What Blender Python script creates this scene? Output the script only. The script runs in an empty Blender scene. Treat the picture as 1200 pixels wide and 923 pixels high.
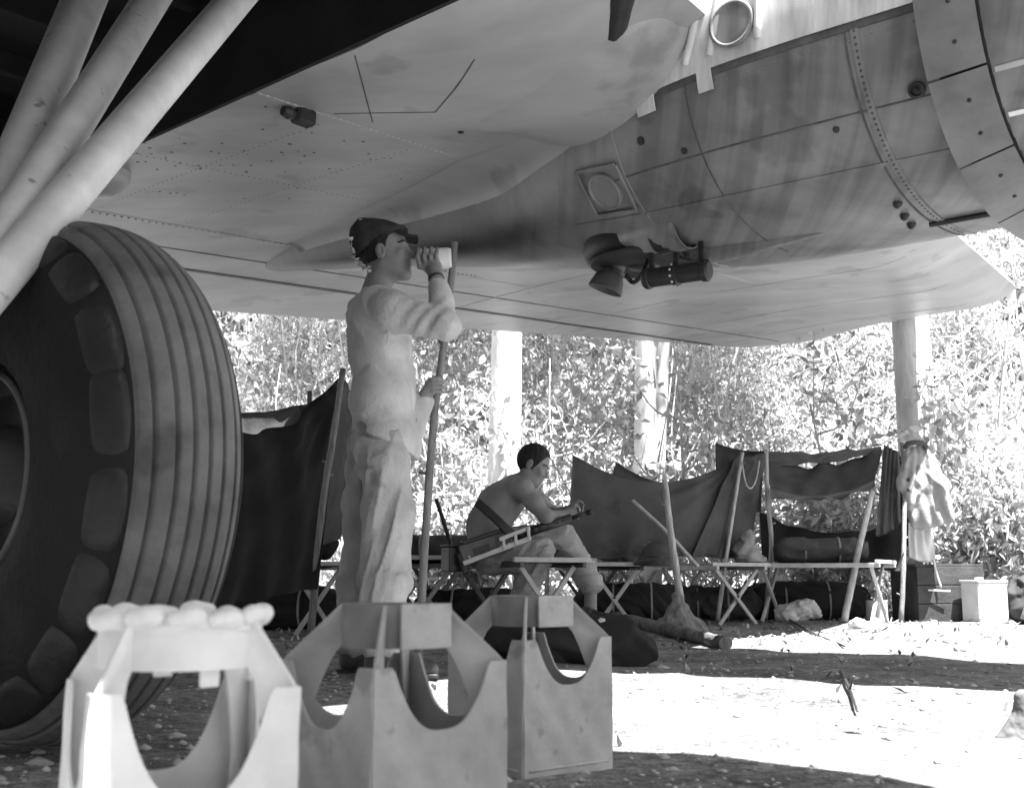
import bpy, math, random
import numpy as np
from mathutils import Vector, Matrix

SC = bpy.context.scene
COL = SC.collection
RNG = np.random.default_rng(7)
random.seed(7)

# ------------------------------------------------------------------ camera
CAM_H = 0.40
FPX = 1350.0                      # focal length in pixels of a 1200 px wide frame
PITCH = math.atan((672 - 461.5) / FPX)
cam_data = bpy.data.cameras.new('camera')
cam = bpy.data.objects.new('camera', cam_data)
COL.objects.link(cam)
cam.location = (0, 0, CAM_H)
cam.rotation_euler = (math.pi / 2 + PITCH, 0, 0)
cam_data.sensor_width = 36.0
cam_data.lens = 36.0 * FPX / 1200.0
cam_data.clip_start = 0.05
cam_data.clip_end = 600
cam_data.dof.use_dof = True
cam_data.dof.focus_distance = 6.0
cam_data.dof.aperture_fstop = 6.3
SC.camera = cam

# ------------------------------------------------------------------ axes of the parked aircraft: F = towards its nose, O = outboard
FD = np.array([0.75, -0.6614, 0.0])
OD = np.array([0.6614, 0.75, 0.0])
UP = np.array([0.0, 0.0, 1.0])
def W(f, o, z):
    return FD * f + OD * o + UP * z

# ------------------------------------------------------------------ daylight
SUN_EL = math.radians(69)
sun_dir = FD * 1.0 + OD * -0.10
sun_dir = sun_dir / np.linalg.norm(sun_dir) * math.cos(SUN_EL) + UP * math.sin(SUN_EL)
world = bpy.data.worlds.new('World')
SC.world = world
world.use_nodes = True
nt = world.node_tree
nt.nodes.clear()
wo = nt.nodes.new('ShaderNodeOutputWorld')
bg = nt.nodes.new('ShaderNodeBackground')
sky = nt.nodes.new('ShaderNodeTexSky')
sky.sky_type = 'NISHITA'
sky.sun_disc = False
sky.sun_elevation = SUN_EL
sky.sun_rotation = math.atan2(sun_dir[0], sun_dir[1])
bw = nt.nodes.new('ShaderNodeRGBToBW')          # black and white film
bg.inputs['Strength'].default_value = 0.065
nt.links.new(sky.outputs[0], bw.inputs[0])
nt.links.new(bw.outputs[0], bg.inputs['Color'])
nt.links.new(bg.outputs[0], wo.inputs['Surface'])
sl = bpy.data.lights.new('sun', 'SUN')
sl.energy = 5.0
sl.angle = math.radians(0.55)
sl.color = (1, 1, 1)
so = bpy.data.objects.new('sun', sl)
COL.objects.link(so)
so.rotation_euler = Vector((-sun_dir[0], -sun_dir[1], -sun_dir[2])).to_track_quat('-Z', 'Y').to_euler()
so.location = (0, 0, 30)
SC.view_settings.view_transform = 'Standard'
SC.view_settings.look = 'None'
SC.view_settings.gamma = 1.0
SC.view_settings.use_curve_mapping = False
SC.view_settings.exposure = 2.36
SC.cycles.use_denoising = True
SC.cycles.max_bounces = 4
SC.cycles.diffuse_bounces = 3
SC.cycles.glossy_bounces = 2
SC.cycles.transmission_bounces = 2
SC.cycles.sample_clamp_indirect = 8.0
SC.cycles.use_adaptive_sampling = False

# ------------------------------------------------------------------ survey helpers: sight line through a picture point, met at a height or a distance
def ray(x, y):
    u = (x - 600) / FPX; v = (461.5 - y) / FPX
    return np.array([u, math.cos(PITCH) - v * math.sin(PITCH), math.sin(PITCH) + v * math.cos(PITCH)])
def at_z(x, y, z):
    r = ray(x, y); return np.array([0, 0, CAM_H]) + r * (z - CAM_H) / r[2]
def at_y(x, y, Y):
    r = ray(x, y); return np.array([0, 0, CAM_H]) + r * Y / r[1]

# ------------------------------------------------------------------ materials (all grey: black and white photograph)
MATS = {}
def mat(name, base, rough=0.7, metal=0.0, var=0.25, scale=6.0, detail=5.0, bump=0.15, bscale=None, stretch=(1, 1, 1),
        rot=0.0, spec=0.4, lo=None, hi=None, trans=0.0, attr=None, blotch=None):
    m = bpy.data.materials.new(name); m.use_nodes = True
    n = m.node_tree.nodes; l = m.node_tree.links
    b = n['Principled BSDF']
    b.inputs['Roughness'].default_value = rough
    b.inputs['Metallic'].default_value = metal
    b.inputs['Specular IOR Level'].default_value = spec
    detail = min(detail, 4.0)
    tc = n.new('ShaderNodeTexCoord'); mp = n.new('ShaderNodeMapping')
    mp.inputs['Scale'].default_value = stretch
    mp.inputs['Rotation'].default_value = (0, 0, rot)
    l.new(tc.outputs['Object'], mp.inputs['Vector'])
    nz = n.new('ShaderNodeTexNoise'); nz.inputs['Scale'].default_value = scale; nz.inputs['Detail'].default_value = detail
    nz.inputs['Roughness'].default_value = 0.62
    l.new(mp.outputs[0], nz.inputs['Vector'])
    rp = n.new('ShaderNodeMapRange')
    rp.inputs['From Min'].default_value = 0.3; rp.inputs['From Max'].default_value = 0.7
    rp.inputs['To Min'].default_value = base * (1 - var) if lo is None else lo
    rp.inputs['To Max'].default_value = base * (1 + var) if hi is None else hi
    l.new(nz.outputs['Fac'], rp.inputs['Value'])
    col = rp.outputs[0]
    if blotch:                                   # (scale, threshold, factor): stains with hard-ish borders
        n2 = n.new('ShaderNodeTexNoise'); n2.inputs['Scale'].default_value = blotch[0]; n2.inputs['Detail'].default_value = 4
        l.new(tc.outputs['Object'], n2.inputs['Vector'])
        r2 = n.new('ShaderNodeMapRange')
        r2.inputs['From Min'].default_value = blotch[1]; r2.inputs['From Max'].default_value = blotch[1] + 0.06
        r2.inputs['To Min'].default_value = 1.0; r2.inputs['To Max'].default_value = blotch[2]
        l.new(n2.outputs['Fac'], r2.inputs['Value'])
        mu = n.new('ShaderNodeMath'); mu.operation = 'MULTIPLY'
        l.new(col, mu.inputs[0]); l.new(r2.outputs[0], mu.inputs[1]); col = mu.outputs[0]
    if attr:
        at = n.new('ShaderNodeAttribute'); at.attribute_name = attr
        mu = n.new('ShaderNodeMath'); mu.operation = 'MULTIPLY'
        l.new(col, mu.inputs[0]); l.new(at.outputs['Fac'], mu.inputs[1]); col = mu.outputs[0]
    l.new(col, b.inputs['Base Color'])
    if bump:
        bn = n.new('ShaderNodeTexNoise'); bn.inputs['Scale'].default_value = bscale or scale * 6; bn.inputs['Detail'].default_value = 2
        l.new(mp.outputs[0], bn.inputs['Vector'])
        bp = n.new('ShaderNodeBump'); bp.inputs['Strength'].default_value = bump; bp.inputs['Distance'].default_value = 0.02
        l.new(bn.outputs['Fac'], bp.inputs['Height']); l.new(bp.outputs[0], b.inputs['Normal'])
    if trans:
        tl = n.new('ShaderNodeBsdfTranslucent'); l.new(col, tl.inputs['Color'])
        mx = n.new('ShaderNodeMixShader'); mx.inputs['Fac'].default_value = trans
        l.new(b.outputs[0], mx.inputs[1]); l.new(tl.outputs[0], mx.inputs[2])
        l.new(mx.outputs[0], n['Material Output'].inputs['Surface'])
    MATS[name] = m
    return m

ANG = math.atan2(FD[1], FD[0])
M_paint = mat('aircraft_paint', 0.40, rough=0.40, var=0.22, scale=1.5, detail=8, bump=0.05, bscale=4, stretch=(.6, 1.3, 1), rot=-ANG, spec=0.5, blotch=(2.6, 0.59, 0.76))
M_nac = mat('nacelle_paint', 0.22, rough=0.36, var=0.32, scale=2.0, detail=8, bump=0.04, bscale=6, stretch=(0.35, 1.6, 1.6), rot=-ANG, spec=0.5, blotch=(3.0, 0.6, 0.72))
M_soot = mat('sooty_paint', 0.085, rough=0.5, var=0.6, scale=2.2, bump=0.04, bscale=6, stretch=(.5, 2.2, 2.2), rot=-ANG, blotch=(3, .58, .6))
def soot_streak(m):
    n = m.node_tree.nodes; l = m.node_tree.links; b = n['Principled BSDF']; src = b.inputs['Base Color'].links[0].from_socket
    tc = n.new('ShaderNodeTexCoord'); d = n.new('ShaderNodeVectorMath'); d.operation = 'DOT_PRODUCT'; d.inputs[1].default_value = tuple(FD)
    l.new(tc.outputs['Object'], d.inputs[0])
    z = n.new('ShaderNodeTexNoise'); z.inputs['Scale'].default_value = 1.7; z.inputs['Detail'].default_value = 4; l.new(tc.outputs['Object'], z.inputs['Vector'])
    a = n.new('ShaderNodeMath'); a.operation = 'MULTIPLY_ADD'; a.inputs[1].default_value = 2.2; l.new(z.outputs['Fac'], a.inputs[0]); l.new(d.outputs['Value'], a.inputs[2])
    r = n.new('ShaderNodeMapRange'); r.inputs['From Min'].default_value = -.1; r.inputs['From Max'].default_value = 1.25; r.inputs['To Min'].default_value = .16; r.inputs['To Max'].default_value = 1.0
    l.new(a.outputs[0], r.inputs['Value'])
    mu = n.new('ShaderNodeMath'); mu.operation = 'MULTIPLY'; l.new(src, mu.inputs[0]); l.new(r.outputs[0], mu.inputs[1])
    mp = n.new('ShaderNodeMapping'); mp.inputs['Rotation'].default_value = (0, 0, -ANG); mp.inputs['Scale'].default_value = (11, .7, .7); l.new(tc.outputs['Object'], mp.inputs['Vector'])
    z2 = n.new('ShaderNodeTexNoise'); z2.inputs['Scale'].default_value = 1.6; z2.inputs['Detail'].default_value = 4; l.new(mp.outputs[0], z2.inputs['Vector'])
    r2 = n.new('ShaderNodeMapRange'); r2.inputs['From Min'].default_value = .36; r2.inputs['From Max'].default_value = .58; r2.inputs['To Min'].default_value = .72; r2.inputs['To Max'].default_value = 1.06
    l.new(z2.outputs['Fac'], r2.inputs['Value'])
    m2 = n.new('ShaderNodeMath'); m2.operation = 'MULTIPLY'; l.new(mu.outputs[0], m2.inputs[0]); l.new(r2.outputs[0], m2.inputs[1]); l.new(m2.outputs[0], b.inputs['Base Color'])
soot_streak(M_nac)                                # exhaust soot blown back over the tail of the nacelle
M_flap = mat('sooty_flap_paint', 0.17, rough=0.4, var=0.3, scale=4, bump=0.04, bscale=8)
M_sunpan = mat('sunlit_panel_tone', 0.66, rough=0.3, var=0.40, scale=3, bump=0.10, bscale=5, stretch=(4, .5, .5), rot=-ANG)  # sunlight on the upper nacelle side, put into a pale colour
M_alu = mat('bare_aluminium', 0.75, rough=0.28, metal=0.55, var=0.12, scale=3, bump=0.05, bscale=9, stretch=(3, .6, .6), rot=-ANG)
M_dark = mat('dark_metal', 0.03, rough=0.45, var=0.4, scale=8, bump=0.1)
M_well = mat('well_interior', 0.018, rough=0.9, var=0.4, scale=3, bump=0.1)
M_seam = mat('seam_dirt', 0.10, rough=0.7, var=0.4, scale=12, bump=0)
M_rivet = mat('rivet_metal', 0.5, rough=0.35, var=0.2, scale=20, bump=0)
M_strut = mat('strut_silver', 0.74, rough=0.4, metal=0.0, var=0.12, scale=9, detail=6, bump=0.08, bscale=30, blotch=(16, 0.66, 0.45))
M_tread = mat('dusty_tread_rubber', 0.15, rough=0.85, var=0.4, scale=5, detail=7, bump=0.25, bscale=45, blotch=(3.5, 0.60, 0.65))
M_rub = mat('black_rubber', 0.009, rough=0.75, var=0.45, scale=4, detail=7, bump=0.2, bscale=40, blotch=(2.6, 0.6, 2.2))
M_blk = mat('worn_rubber', 0.024, rough=0.5, var=0.4, scale=5, bump=0.2, bscale=40)
M_fin = mat('fin_grey_steel', 0.40, rough=0.5, var=0.22, scale=9, detail=7, bump=0.08, bscale=30, blotch=(16, 0.62, 0.72))
M_finc = mat('fin_collar_steel', 0.22, rough=0.45, var=0.2, scale=9, bump=0.06, bscale=30)
M_finsun = mat('fin_steel_sunlit', 0.82, rough=0.5, var=0.12, scale=9, detail=7, bump=0.05, bscale=30)  # whiter copy of the fin steel, standing in for sun on one fin
M_finr = mat('fin_rope_white', 0.85, rough=0.8, var=0.06, scale=30, bump=0.2)
M_skin = mat('skin', 0.23, rough=0.5, var=0.12, scale=14, bump=0.05, bscale=90, spec=0.35)
M_shirt = mat('pale_cotton_shirt', 0.52, rough=0.9, var=0.12, scale=9, detail=8, bump=0.22, bscale=70, spec=0.1)
M_trou = mat('pale_cotton_trousers', 0.40, rough=0.9, var=0.16, scale=7, detail=8, bump=0.22, bscale=70, spec=0.1, blotch=(9, 0.64, 0.75))
M_trou2 = mat('drab_trousers', 0.34, rough=0.9, var=0.2, scale=9, detail=8, bump=0.2, bscale=70, spec=0.1)
M_hair = mat('dark_hair', 0.012, rough=0.55, var=0.5, scale=60, bump=0.6, bscale=160)
M_cap = mat('dark_cap_cloth', 0.03, rough=0.9, var=0.4, scale=20, bump=0.2)
M_boot = mat('boot_leather', 0.05, rough=0.6, var=0.4, scale=14, bump=0.2)
M_cup = mat('bright_tin', 0.62, rough=0.35, var=0.06, scale=12, bump=0.05, spec=0.6)
M_tarp = mat('dark_canvas', 0.085, rough=0.9, var=0.25, scale=3, detail=8, bump=0.12, bscale=40, spec=0.15, blotch=(4, 0.62, 0.8))
M_tarpd = mat('black_canvas', 0.032, rough=0.9, var=0.3, scale=3, detail=8, bump=0.12, bscale=40, spec=0.15)
M_tarpl = mat('faded_canvas', 0.13, rough=0.9, var=0.2, scale=4, detail=8, bump=0.12, bscale=40, spec=0.15, blotch=(5, 0.6, 1.3))
M_cloth = mat('washed_cloth', 0.30, rough=0.9, var=0.15, scale=6, bump=0.15, bscale=50, spec=0.1)
M_wood = mat('peeled_pole', 0.42, rough=0.75, var=0.35, scale=7, detail=7, bump=0.3, bscale=25, stretch=(6, 6, 1))
M_woodd = mat('weathered_pole', 0.20, rough=0.8, var=0.4, scale=7, detail=7, bump=0.3, bscale=25, stretch=(6, 6, 1))
M_cotw = mat('cot_wood', 0.48, rough=0.6, var=0.2, scale=8, bump=0.15, bscale=30)
M_cotd = mat('cot_wood_dark', 0.10, rough=0.6, var=0.3, scale=8, bump=0.15, bscale=30)
M_log = mat('log_bark', 0.14, rough=0.9, var=0.6, scale=9, detail=8, bump=0.9, bscale=22, stretch=(1, 1, 1))
M_bark = mat('pale_bark', 0.68, rough=0.85, var=0.25, scale=3, detail=8, bump=0.5, bscale=12, stretch=(3, 3, .7), blotch=(4, 0.63, 0.6))
M_crate = mat('dark_crate_wood', 0.05, rough=0.8, var=0.4, scale=5, bump=0.2)
M_paper = mat('pale_tin_can', 0.62, rough=0.5, var=0.1, scale=7, bump=0.1)
M_gun = mat('gun_steel', 0.035, rough=0.4, var=0.3, scale=14, bump=0.08, metal=0.3)
M_gunb = mat('gun_box_paint', 0.11, rough=0.5, var=0.2, scale=14, bump=0.08)
M_gunl = mat('gun_bright_metal', 0.6, rough=0.4, var=0.1, scale=14, bump=0.05)
def leaf_mat(name, base, trans):
    m = bpy.data.materials.new(name); m.use_nodes = True
    n = m.node_tree.nodes; l = m.node_tree.links; n.remove(n['Principled BSDF'])
    at = n.new('ShaderNodeAttribute'); at.attribute_name = 'tone'
    mu = n.new('ShaderNodeMath'); mu.operation = 'MULTIPLY'; mu.inputs[1].default_value = base; l.new(at.outputs['Fac'], mu.inputs[0])
    d = n.new('ShaderNodeBsdfDiffuse'); t = n.new('ShaderNodeBsdfTranslucent'); l.new(mu.outputs[0], d.inputs['Color']); l.new(mu.outputs[0], t.inputs['Color'])
    mx = n.new('ShaderNodeMixShader'); mx.inputs['Fac'].default_value = trans
    l.new(d.outputs[0], mx.inputs[1]); l.new(t.outputs[0], mx.inputs[2]); l.new(mx.outputs[0], n['Material Output'].inputs['Surface'])
    return m
M_leaf = leaf_mat('sunlit_leaf', .56, .45)
M_leaf2 = leaf_mat('tree_leaf', .40, .4)
M_litter = mat('leaf_litter', 0.3, rough=0.9, var=0.5, scale=6, bump=0, attr='tone')
M_stone = mat('coral_gravel', 0.45, rough=0.9, var=0.35, scale=9, bump=0.4, bscale=40)
M_twig = mat('pale_twig', 0.5, rough=0.8, var=0.2, scale=6, bump=0.2)
M_stemd = mat('shrub_stem', 0.25, rough=0.8, var=0.3, scale=6, bump=0.2)

def ground_material():
    m = bpy.data.materials.new('crushed_coral_ground'); m.use_nodes = True
    n = m.node_tree.nodes; l = m.node_tree.links; b = n['Principled BSDF']
    b.inputs['Roughness'].default_value = 0.95; b.inputs['Specular IOR Level'].default_value = 0.15
    tc = n.new('ShaderNodeTexCoord')
    def noise(s, d):
        x = n.new('ShaderNodeTexNoise'); x.inputs['Scale'].default_value = s; x.inputs['Detail'].default_value = d
        x.inputs['Roughness'].default_value = 0.65
        l.new(tc.outputs['Object'], x.inputs['Vector']); return x
    a = noise(1.6, 4); c = noise(26, 4); d = noise(110, 3)
    m1 = n.new('ShaderNodeMapRange'); m1.inputs['From Min'].default_value = .35; m1.inputs['From Max'].default_value = .65
    m1.inputs['To Min'].default_value = .20; m1.inputs['To Max'].default_value = .44; l.new(a.outputs['Fac'], m1.inputs['Value'])
    m2 = n.new('ShaderNodeMapRange'); m2.inputs['From Min'].default_value = .34; m2.inputs['From Max'].default_value = .62
    m2.inputs['To Min'].default_value = .45; m2.inputs['To Max'].default_value = 1.15; l.new(c.outputs['Fac'], m2.inputs['Value'])
    m3 = n.new('ShaderNodeMapRange'); m3.inputs['From Min'].default_value = .35; m3.inputs['From Max'].default_value = .6
    m3.inputs['To Min'].default_value = .6; m3.inputs['To Max'].default_value = 1.1; l.new(d.outputs['Fac'], m3.inputs['Value'])
    x = n.new('ShaderNodeMath'); x.operation = 'MULTIPLY'; l.new(m1.outputs[0], x.inputs[0]); l.new(m2.outputs[0], x.inputs[1])
    y = n.new('ShaderNodeMath'); y.operation = 'MULTIPLY'; l.new(x.outputs[0], y.inputs[0]); l.new(m3.outputs[0], y.inputs[1])
    l.new(y.outputs[0], b.inputs['Base Color'])
    bp = n.new('ShaderNodeBump'); bp.inputs['Strength'].default_value = .7; bp.inputs['Distance'].default_value = .03
    e = noise(5.5, 3); e2 = n.new('ShaderNodeMath'); e2.operation = 'MULTIPLY_ADD'; e2.inputs[1].default_value = 3.0; l.new(e.outputs['Fac'], e2.inputs[0]); l.new(d.outputs['Fac'], e2.inputs[2])
    ad = n.new('ShaderNodeMath'); ad.operation = 'ADD'; l.new(c.outputs['Fac'], ad.inputs[0]); l.new(e2.outputs[0], ad.inputs[1])
    l.new(ad.outputs[0], bp.inputs['Height']); l.new(bp.outputs[0], b.inputs['Normal'])
    return m
M_ground = ground_material()

# ------------------------------------------------------------------ object helpers
ORG = {}
def empty(name, loc, label, cat, group=None):
    o = bpy.data.objects.new(name, None); COL.objects.link(o)
    o.empty_display_size = 0.1
    o.location = tuple(loc); ORG[o.name] = np.array(loc, float)
    tag(o, label, cat, group); return o
def tag(o, label=None, cat=None, group=None, kind=None):
    if label: o['label'] = label
    if cat: o['category'] = cat
    if group: o['group'] = group
    if kind: o['kind'] = kind
    return o
def origin_of(o):
    while o.parent is not None: o = o.parent
    return ORG.get(o.name, np.zeros(3))
def put(name, V, Fc, m, parent=None, smooth=False, base=None, tone=None, mats=None, midx=None):
    """one mesh object from world-space vertices; parts keep the origin of their thing"""
    V = np.asarray(V, float)
    if parent is not None: org = origin_of(parent)
    elif base is not None: org = np.asarray(base, float)
    else: org = np.zeros(3)
    me = bpy.data.meshes.new(name)
    L = V - org
    if isinstance(Fc, np.ndarray):
        nf, k = Fc.shape
        me.vertices.add(len(L)); me.vertices.foreach_set('co', L.astype(np.float32).ravel())
        me.loops.add(nf * k); me.loops.foreach_set('vertex_index', Fc.astype(np.int32).ravel())
        me.polygons.add(nf); me.polygons.foreach_set('loop_start', np.arange(0, nf * k, k, dtype=np.int32))
        me.polygons.foreach_set('loop_total', np.full(nf, k, dtype=np.int32))
        me.update(calc_edges=True)
    else:
        me.from_pydata([tuple(v) for v in L], [], [tuple(int(i) for i in f) for f in Fc]); me.update()
    if mats:
        for q in mats: me.materials.append(q)
        me.polygons.foreach_set('material_index', np.asarray(midx, dtype=np.int32))
    else:
        me.materials.append(m)
    if smooth: me.polygons.foreach_set('use_smooth', np.ones(len(me.polygons), dtype=bool))
    if tone is not None:
        a = me.attributes.new('tone', 'FLOAT', 'POINT'); a.data.foreach_set('value', np.asarray(tone, dtype=np.float32))
    o = bpy.data.objects.new(name, me); COL.objects.link(o)
    if parent is not None: o.parent = parent
    else:
        o.location = tuple(org); ORG[o.name] = org
    return o
def join(*parts):
    V = []; Fc = []; k = 0
    for v, f in parts:
        V.append(np.asarray(v, float)); Fc += [tuple(int(i) + k for i in q) for q in f]; k += len(v)
    return np.vstack(V), Fc
def unit(v):
    v = np.asarray(v, float); n = np.linalg.norm(v); return v / n if n > 1e-12 else v
def frame(d):
    d = unit(d); a = np.array([0, 0, 1.]) if abs(d[2]) < .9 else np.array([1., 0, 0])
    x = unit(np.cross(a, d)); y = np.cross(d, x); return x, y, d
def tube(pts, rad, n=10, wob=0.0, seed=0, flat=1.0):
    pts = np.asarray(pts, float); k = len(pts)
    rad = np.broadcast_to(np.asarray(rad, float), (k,))
    r = np.random.default_rng(seed); V = []; Fc = []
    x0 = None
    for i in range(k):
        d = pts[min(i + 1, k - 1)] - pts[max(i - 1, 0)]
        x, y, d = frame(d)
        if x0 is not None:
            x = unit(x0 - d * np.dot(x0, d)); y = np.cross(d, x)
        x0 = x
        for j in range(n):
            a = 2 * math.pi * j / n
            q = rad[i] * (1 + wob * r.uniform(-1, 1))
            V.append(pts[i] + x * math.cos(a) * q + y * math.sin(a) * q * flat)
    for i in range(k - 1):
        for j in range(n):
            a = i * n + j; b = i * n + (j + 1) % n
            Fc.append((a, b, b + n, a + n))
    Fc.append(tuple(range(n - 1, -1, -1))); Fc.append(tuple(range((k - 1) * n, k * n)))
    return np.array(V), Fc
def smooth_path(P, n):
    P = np.asarray(P, float); k = len(P)
    if k < 3: return np.array([P[0] + (P[-1] - P[0]) * t for t in np.linspace(0, 1, n)])
    Q = np.vstack([2 * P[0] - P[1], P, 2 * P[-1] - P[-2]]); out = []
    for t in np.linspace(0, k - 1 - 1e-9, n):
        i = int(t); u = t - i; a, b, c, d = Q[i], Q[i + 1], Q[i + 2], Q[i + 3]
        out.append(.5 * ((2 * b) + (-a + c) * u + (2 * a - 5 * b + 4 * c - d) * u * u + (-a + 3 * b - 3 * c + d) * u ** 3))
    return np.array(out)
def box(c, x, y, z, bev=0.0):
    """box about c with half-axis vectors x, y, z, chamfered along its edges"""
    c, x, y, z = [np.asarray(q, float) for q in (c, x, y, z)]
    lx, ly, lz = [np.linalg.norm(q) for q in (x, y, z)]
    b = min(bev, lx * .45, ly * .45, lz * .45)
    V = []; idx = {}
    for sx in (-1, 1):
        for sy in (-1, 1):
            for sz in (-1, 1):
                for ax in range(3):
                    s = [1 - b / lx, 1 - b / ly, 1 - b / lz]; s[ax] = 1.0
                    idx[(sx, sy, sz, ax)] = len(V)
                    V.append(c + x * sx * s[0] + y * sy * s[1] + z * sz * s[2])
    Fc = []
    for ax in range(3):
        o = [q for q in range(3) if q != ax]
        for s in (-1, 1):
            f = []
            for p, q in ((-1, -1), (1, -1), (1, 1), (-1, 1)):
                k = [0, 0, 0]; k[ax] = s; k[o[0]] = p; k[o[1]] = q; f.append(idx[(k[0], k[1], k[2], ax)])
            Fc.append(tuple(f))
    for ax in range(3):
        o = [q for q in range(3) if q != ax]
        for p in (-1, 1):
            for q in (-1, 1):
                f = []
                for s, a2 in ((-1, o[0]), (1, o[0]), (1, o[1]), (-1, o[1])):
                    k = [0, 0, 0]; k[ax] = s; k[o[0]] = p; k[o[1]] = q; f.append(idx[(k[0], k[1], k[2], a2)])
                Fc.append(tuple(f))
    for sx in (-1, 1):
        for sy in (-1, 1):
            for sz in (-1, 1): Fc.append(tuple(idx[(sx, sy, sz, a)] for a in range(3)))
    return np.array(V), Fc
def bar(a, b, w, h, up=UP, bev=0.003):
    a = np.asarray(a, float); b = np.asarray(b, float); d = b - a; L = np.linalg.norm(d); d = d / L
    s = unit(np.cross(d, up)); u = np.cross(s, d)
    return box((a + b) / 2, d * L / 2, s * w / 2, u * h / 2, bev)
def lathe(c, axis, prof, n=32, closed=True):
    """profile of (radius, offset along axis)"""
    x, y, d = frame(axis); c = np.asarray(c, float); V = []; Fc = []
    for r, h in prof:
        for j in range(n):
            a = 2 * math.pi * j / n; V.append(c + d * h + (x * math.cos(a) + y * math.sin(a)) * r)
    k = len(prof)
    for i in range(k - 1):
        for j in range(n):
            a = i * n + j; b = i * n + (j + 1) % n; Fc.append((a, b, b + n, a + n))
    if closed:
        Fc.append(tuple(range(n - 1, -1, -1))); Fc.append(tuple(range((k - 1) * n, k * n)))
    return np.array(V), Fc
def gridmesh(P):
    """P: (nu, nv, 3) array"""
    nu, nv = P.shape[:2]
    i, j = np.meshgrid(np.arange(nu - 1), np.arange(nv - 1), indexing='ij')
    a = (i * nv + j).ravel()
    return P.reshape(-1, 3), np.stack([a, a + nv, a + nv + 1, a + 1], 1)
def two_sided(P, th):
    """sheet of real thickness th from a grid of points"""
    nu, nv = P.shape[:2]
    du = np.gradient(P, axis=0); dv = np.gradient(P, axis=1)
    N = np.cross(du, dv); N /= np.maximum(np.linalg.norm(N, axis=2, keepdims=True), 1e-9)
    A = (P + N * th / 2).reshape(-1, 3); B = (P - N * th / 2).reshape(-1, 3)
    _, f = gridmesh(P); n = nu * nv
    Fc = [tuple(q) for q in f] + [tuple(q[::-1] + n) for q in f]
    rim = [i * nv for i in range(nu)] + [(nu - 1) * nv + j for j in range(1, nv)] + [i * nv + nv - 1 for i in range(nu - 2, -1, -1)] + [j for j in range(nv - 2, 0, -1)]
    for q in range(len(rim)):
        a, b = rim[q], rim[(q + 1) % len(rim)]; Fc.append((a, a + n, b + n, b)[::-1])
    return np.vstack([A, B]), Fc
def cloth(TL, TR, BR, BL, nu=40, nv=28, sag_top=0.0, sag_bot=0.0, belly=0.0, wr=0.012, seed=0, fan=None, th=0.004):
    """hanging canvas between four corners: edges sag, the middle bellies out, folds run down it"""
    r = np.random.default_rng(seed)
    TL, TR, BR, BL = [np.asarray(q, float) for q in (TL, TR, BR, BL)]
    u = np.linspace(0, 1, nu)[:, None, None]; v = np.linspace(0, 1, nv)[None, :, None]
    P = TL * (1 - u) * (1 - v) + TR * u * (1 - v) + BR * u * v + BL * (1 - u) * v
    Nn = unit(np.cross(TR - TL, BL - TL))
    s = 4 * u * (1 - u)
    P = P - UP * (sag_top * s * (1 - v) + sag_bot * s * v)
    P = P + Nn * (belly * s * np.sin(math.pi * (0.15 + 0.85 * v)))
    d = 0
    for q in range(6):
        k = r.uniform(4, 16); ph = r.uniform(0, 6.28); sl = r.uniform(-3, 3)
        d = d + np.sin(k * u * 2 + sl * v + ph + 1.3 * np.sin(3 * v + ph)) * r.uniform(.3, 1)
    if fan is not None:
        fu, fv = fan; an = np.arctan2(u - fu, v - fv + 1e-3); d = d + 2.2 * np.sin(an * 13) * np.exp(-2 * np.hypot(u - fu, v - fv))
    P = P + Nn * (wr * d * (0.35 + 0.65 * np.sqrt(np.clip(s, 0, 1))))
    return two_sided(P, th)

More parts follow.
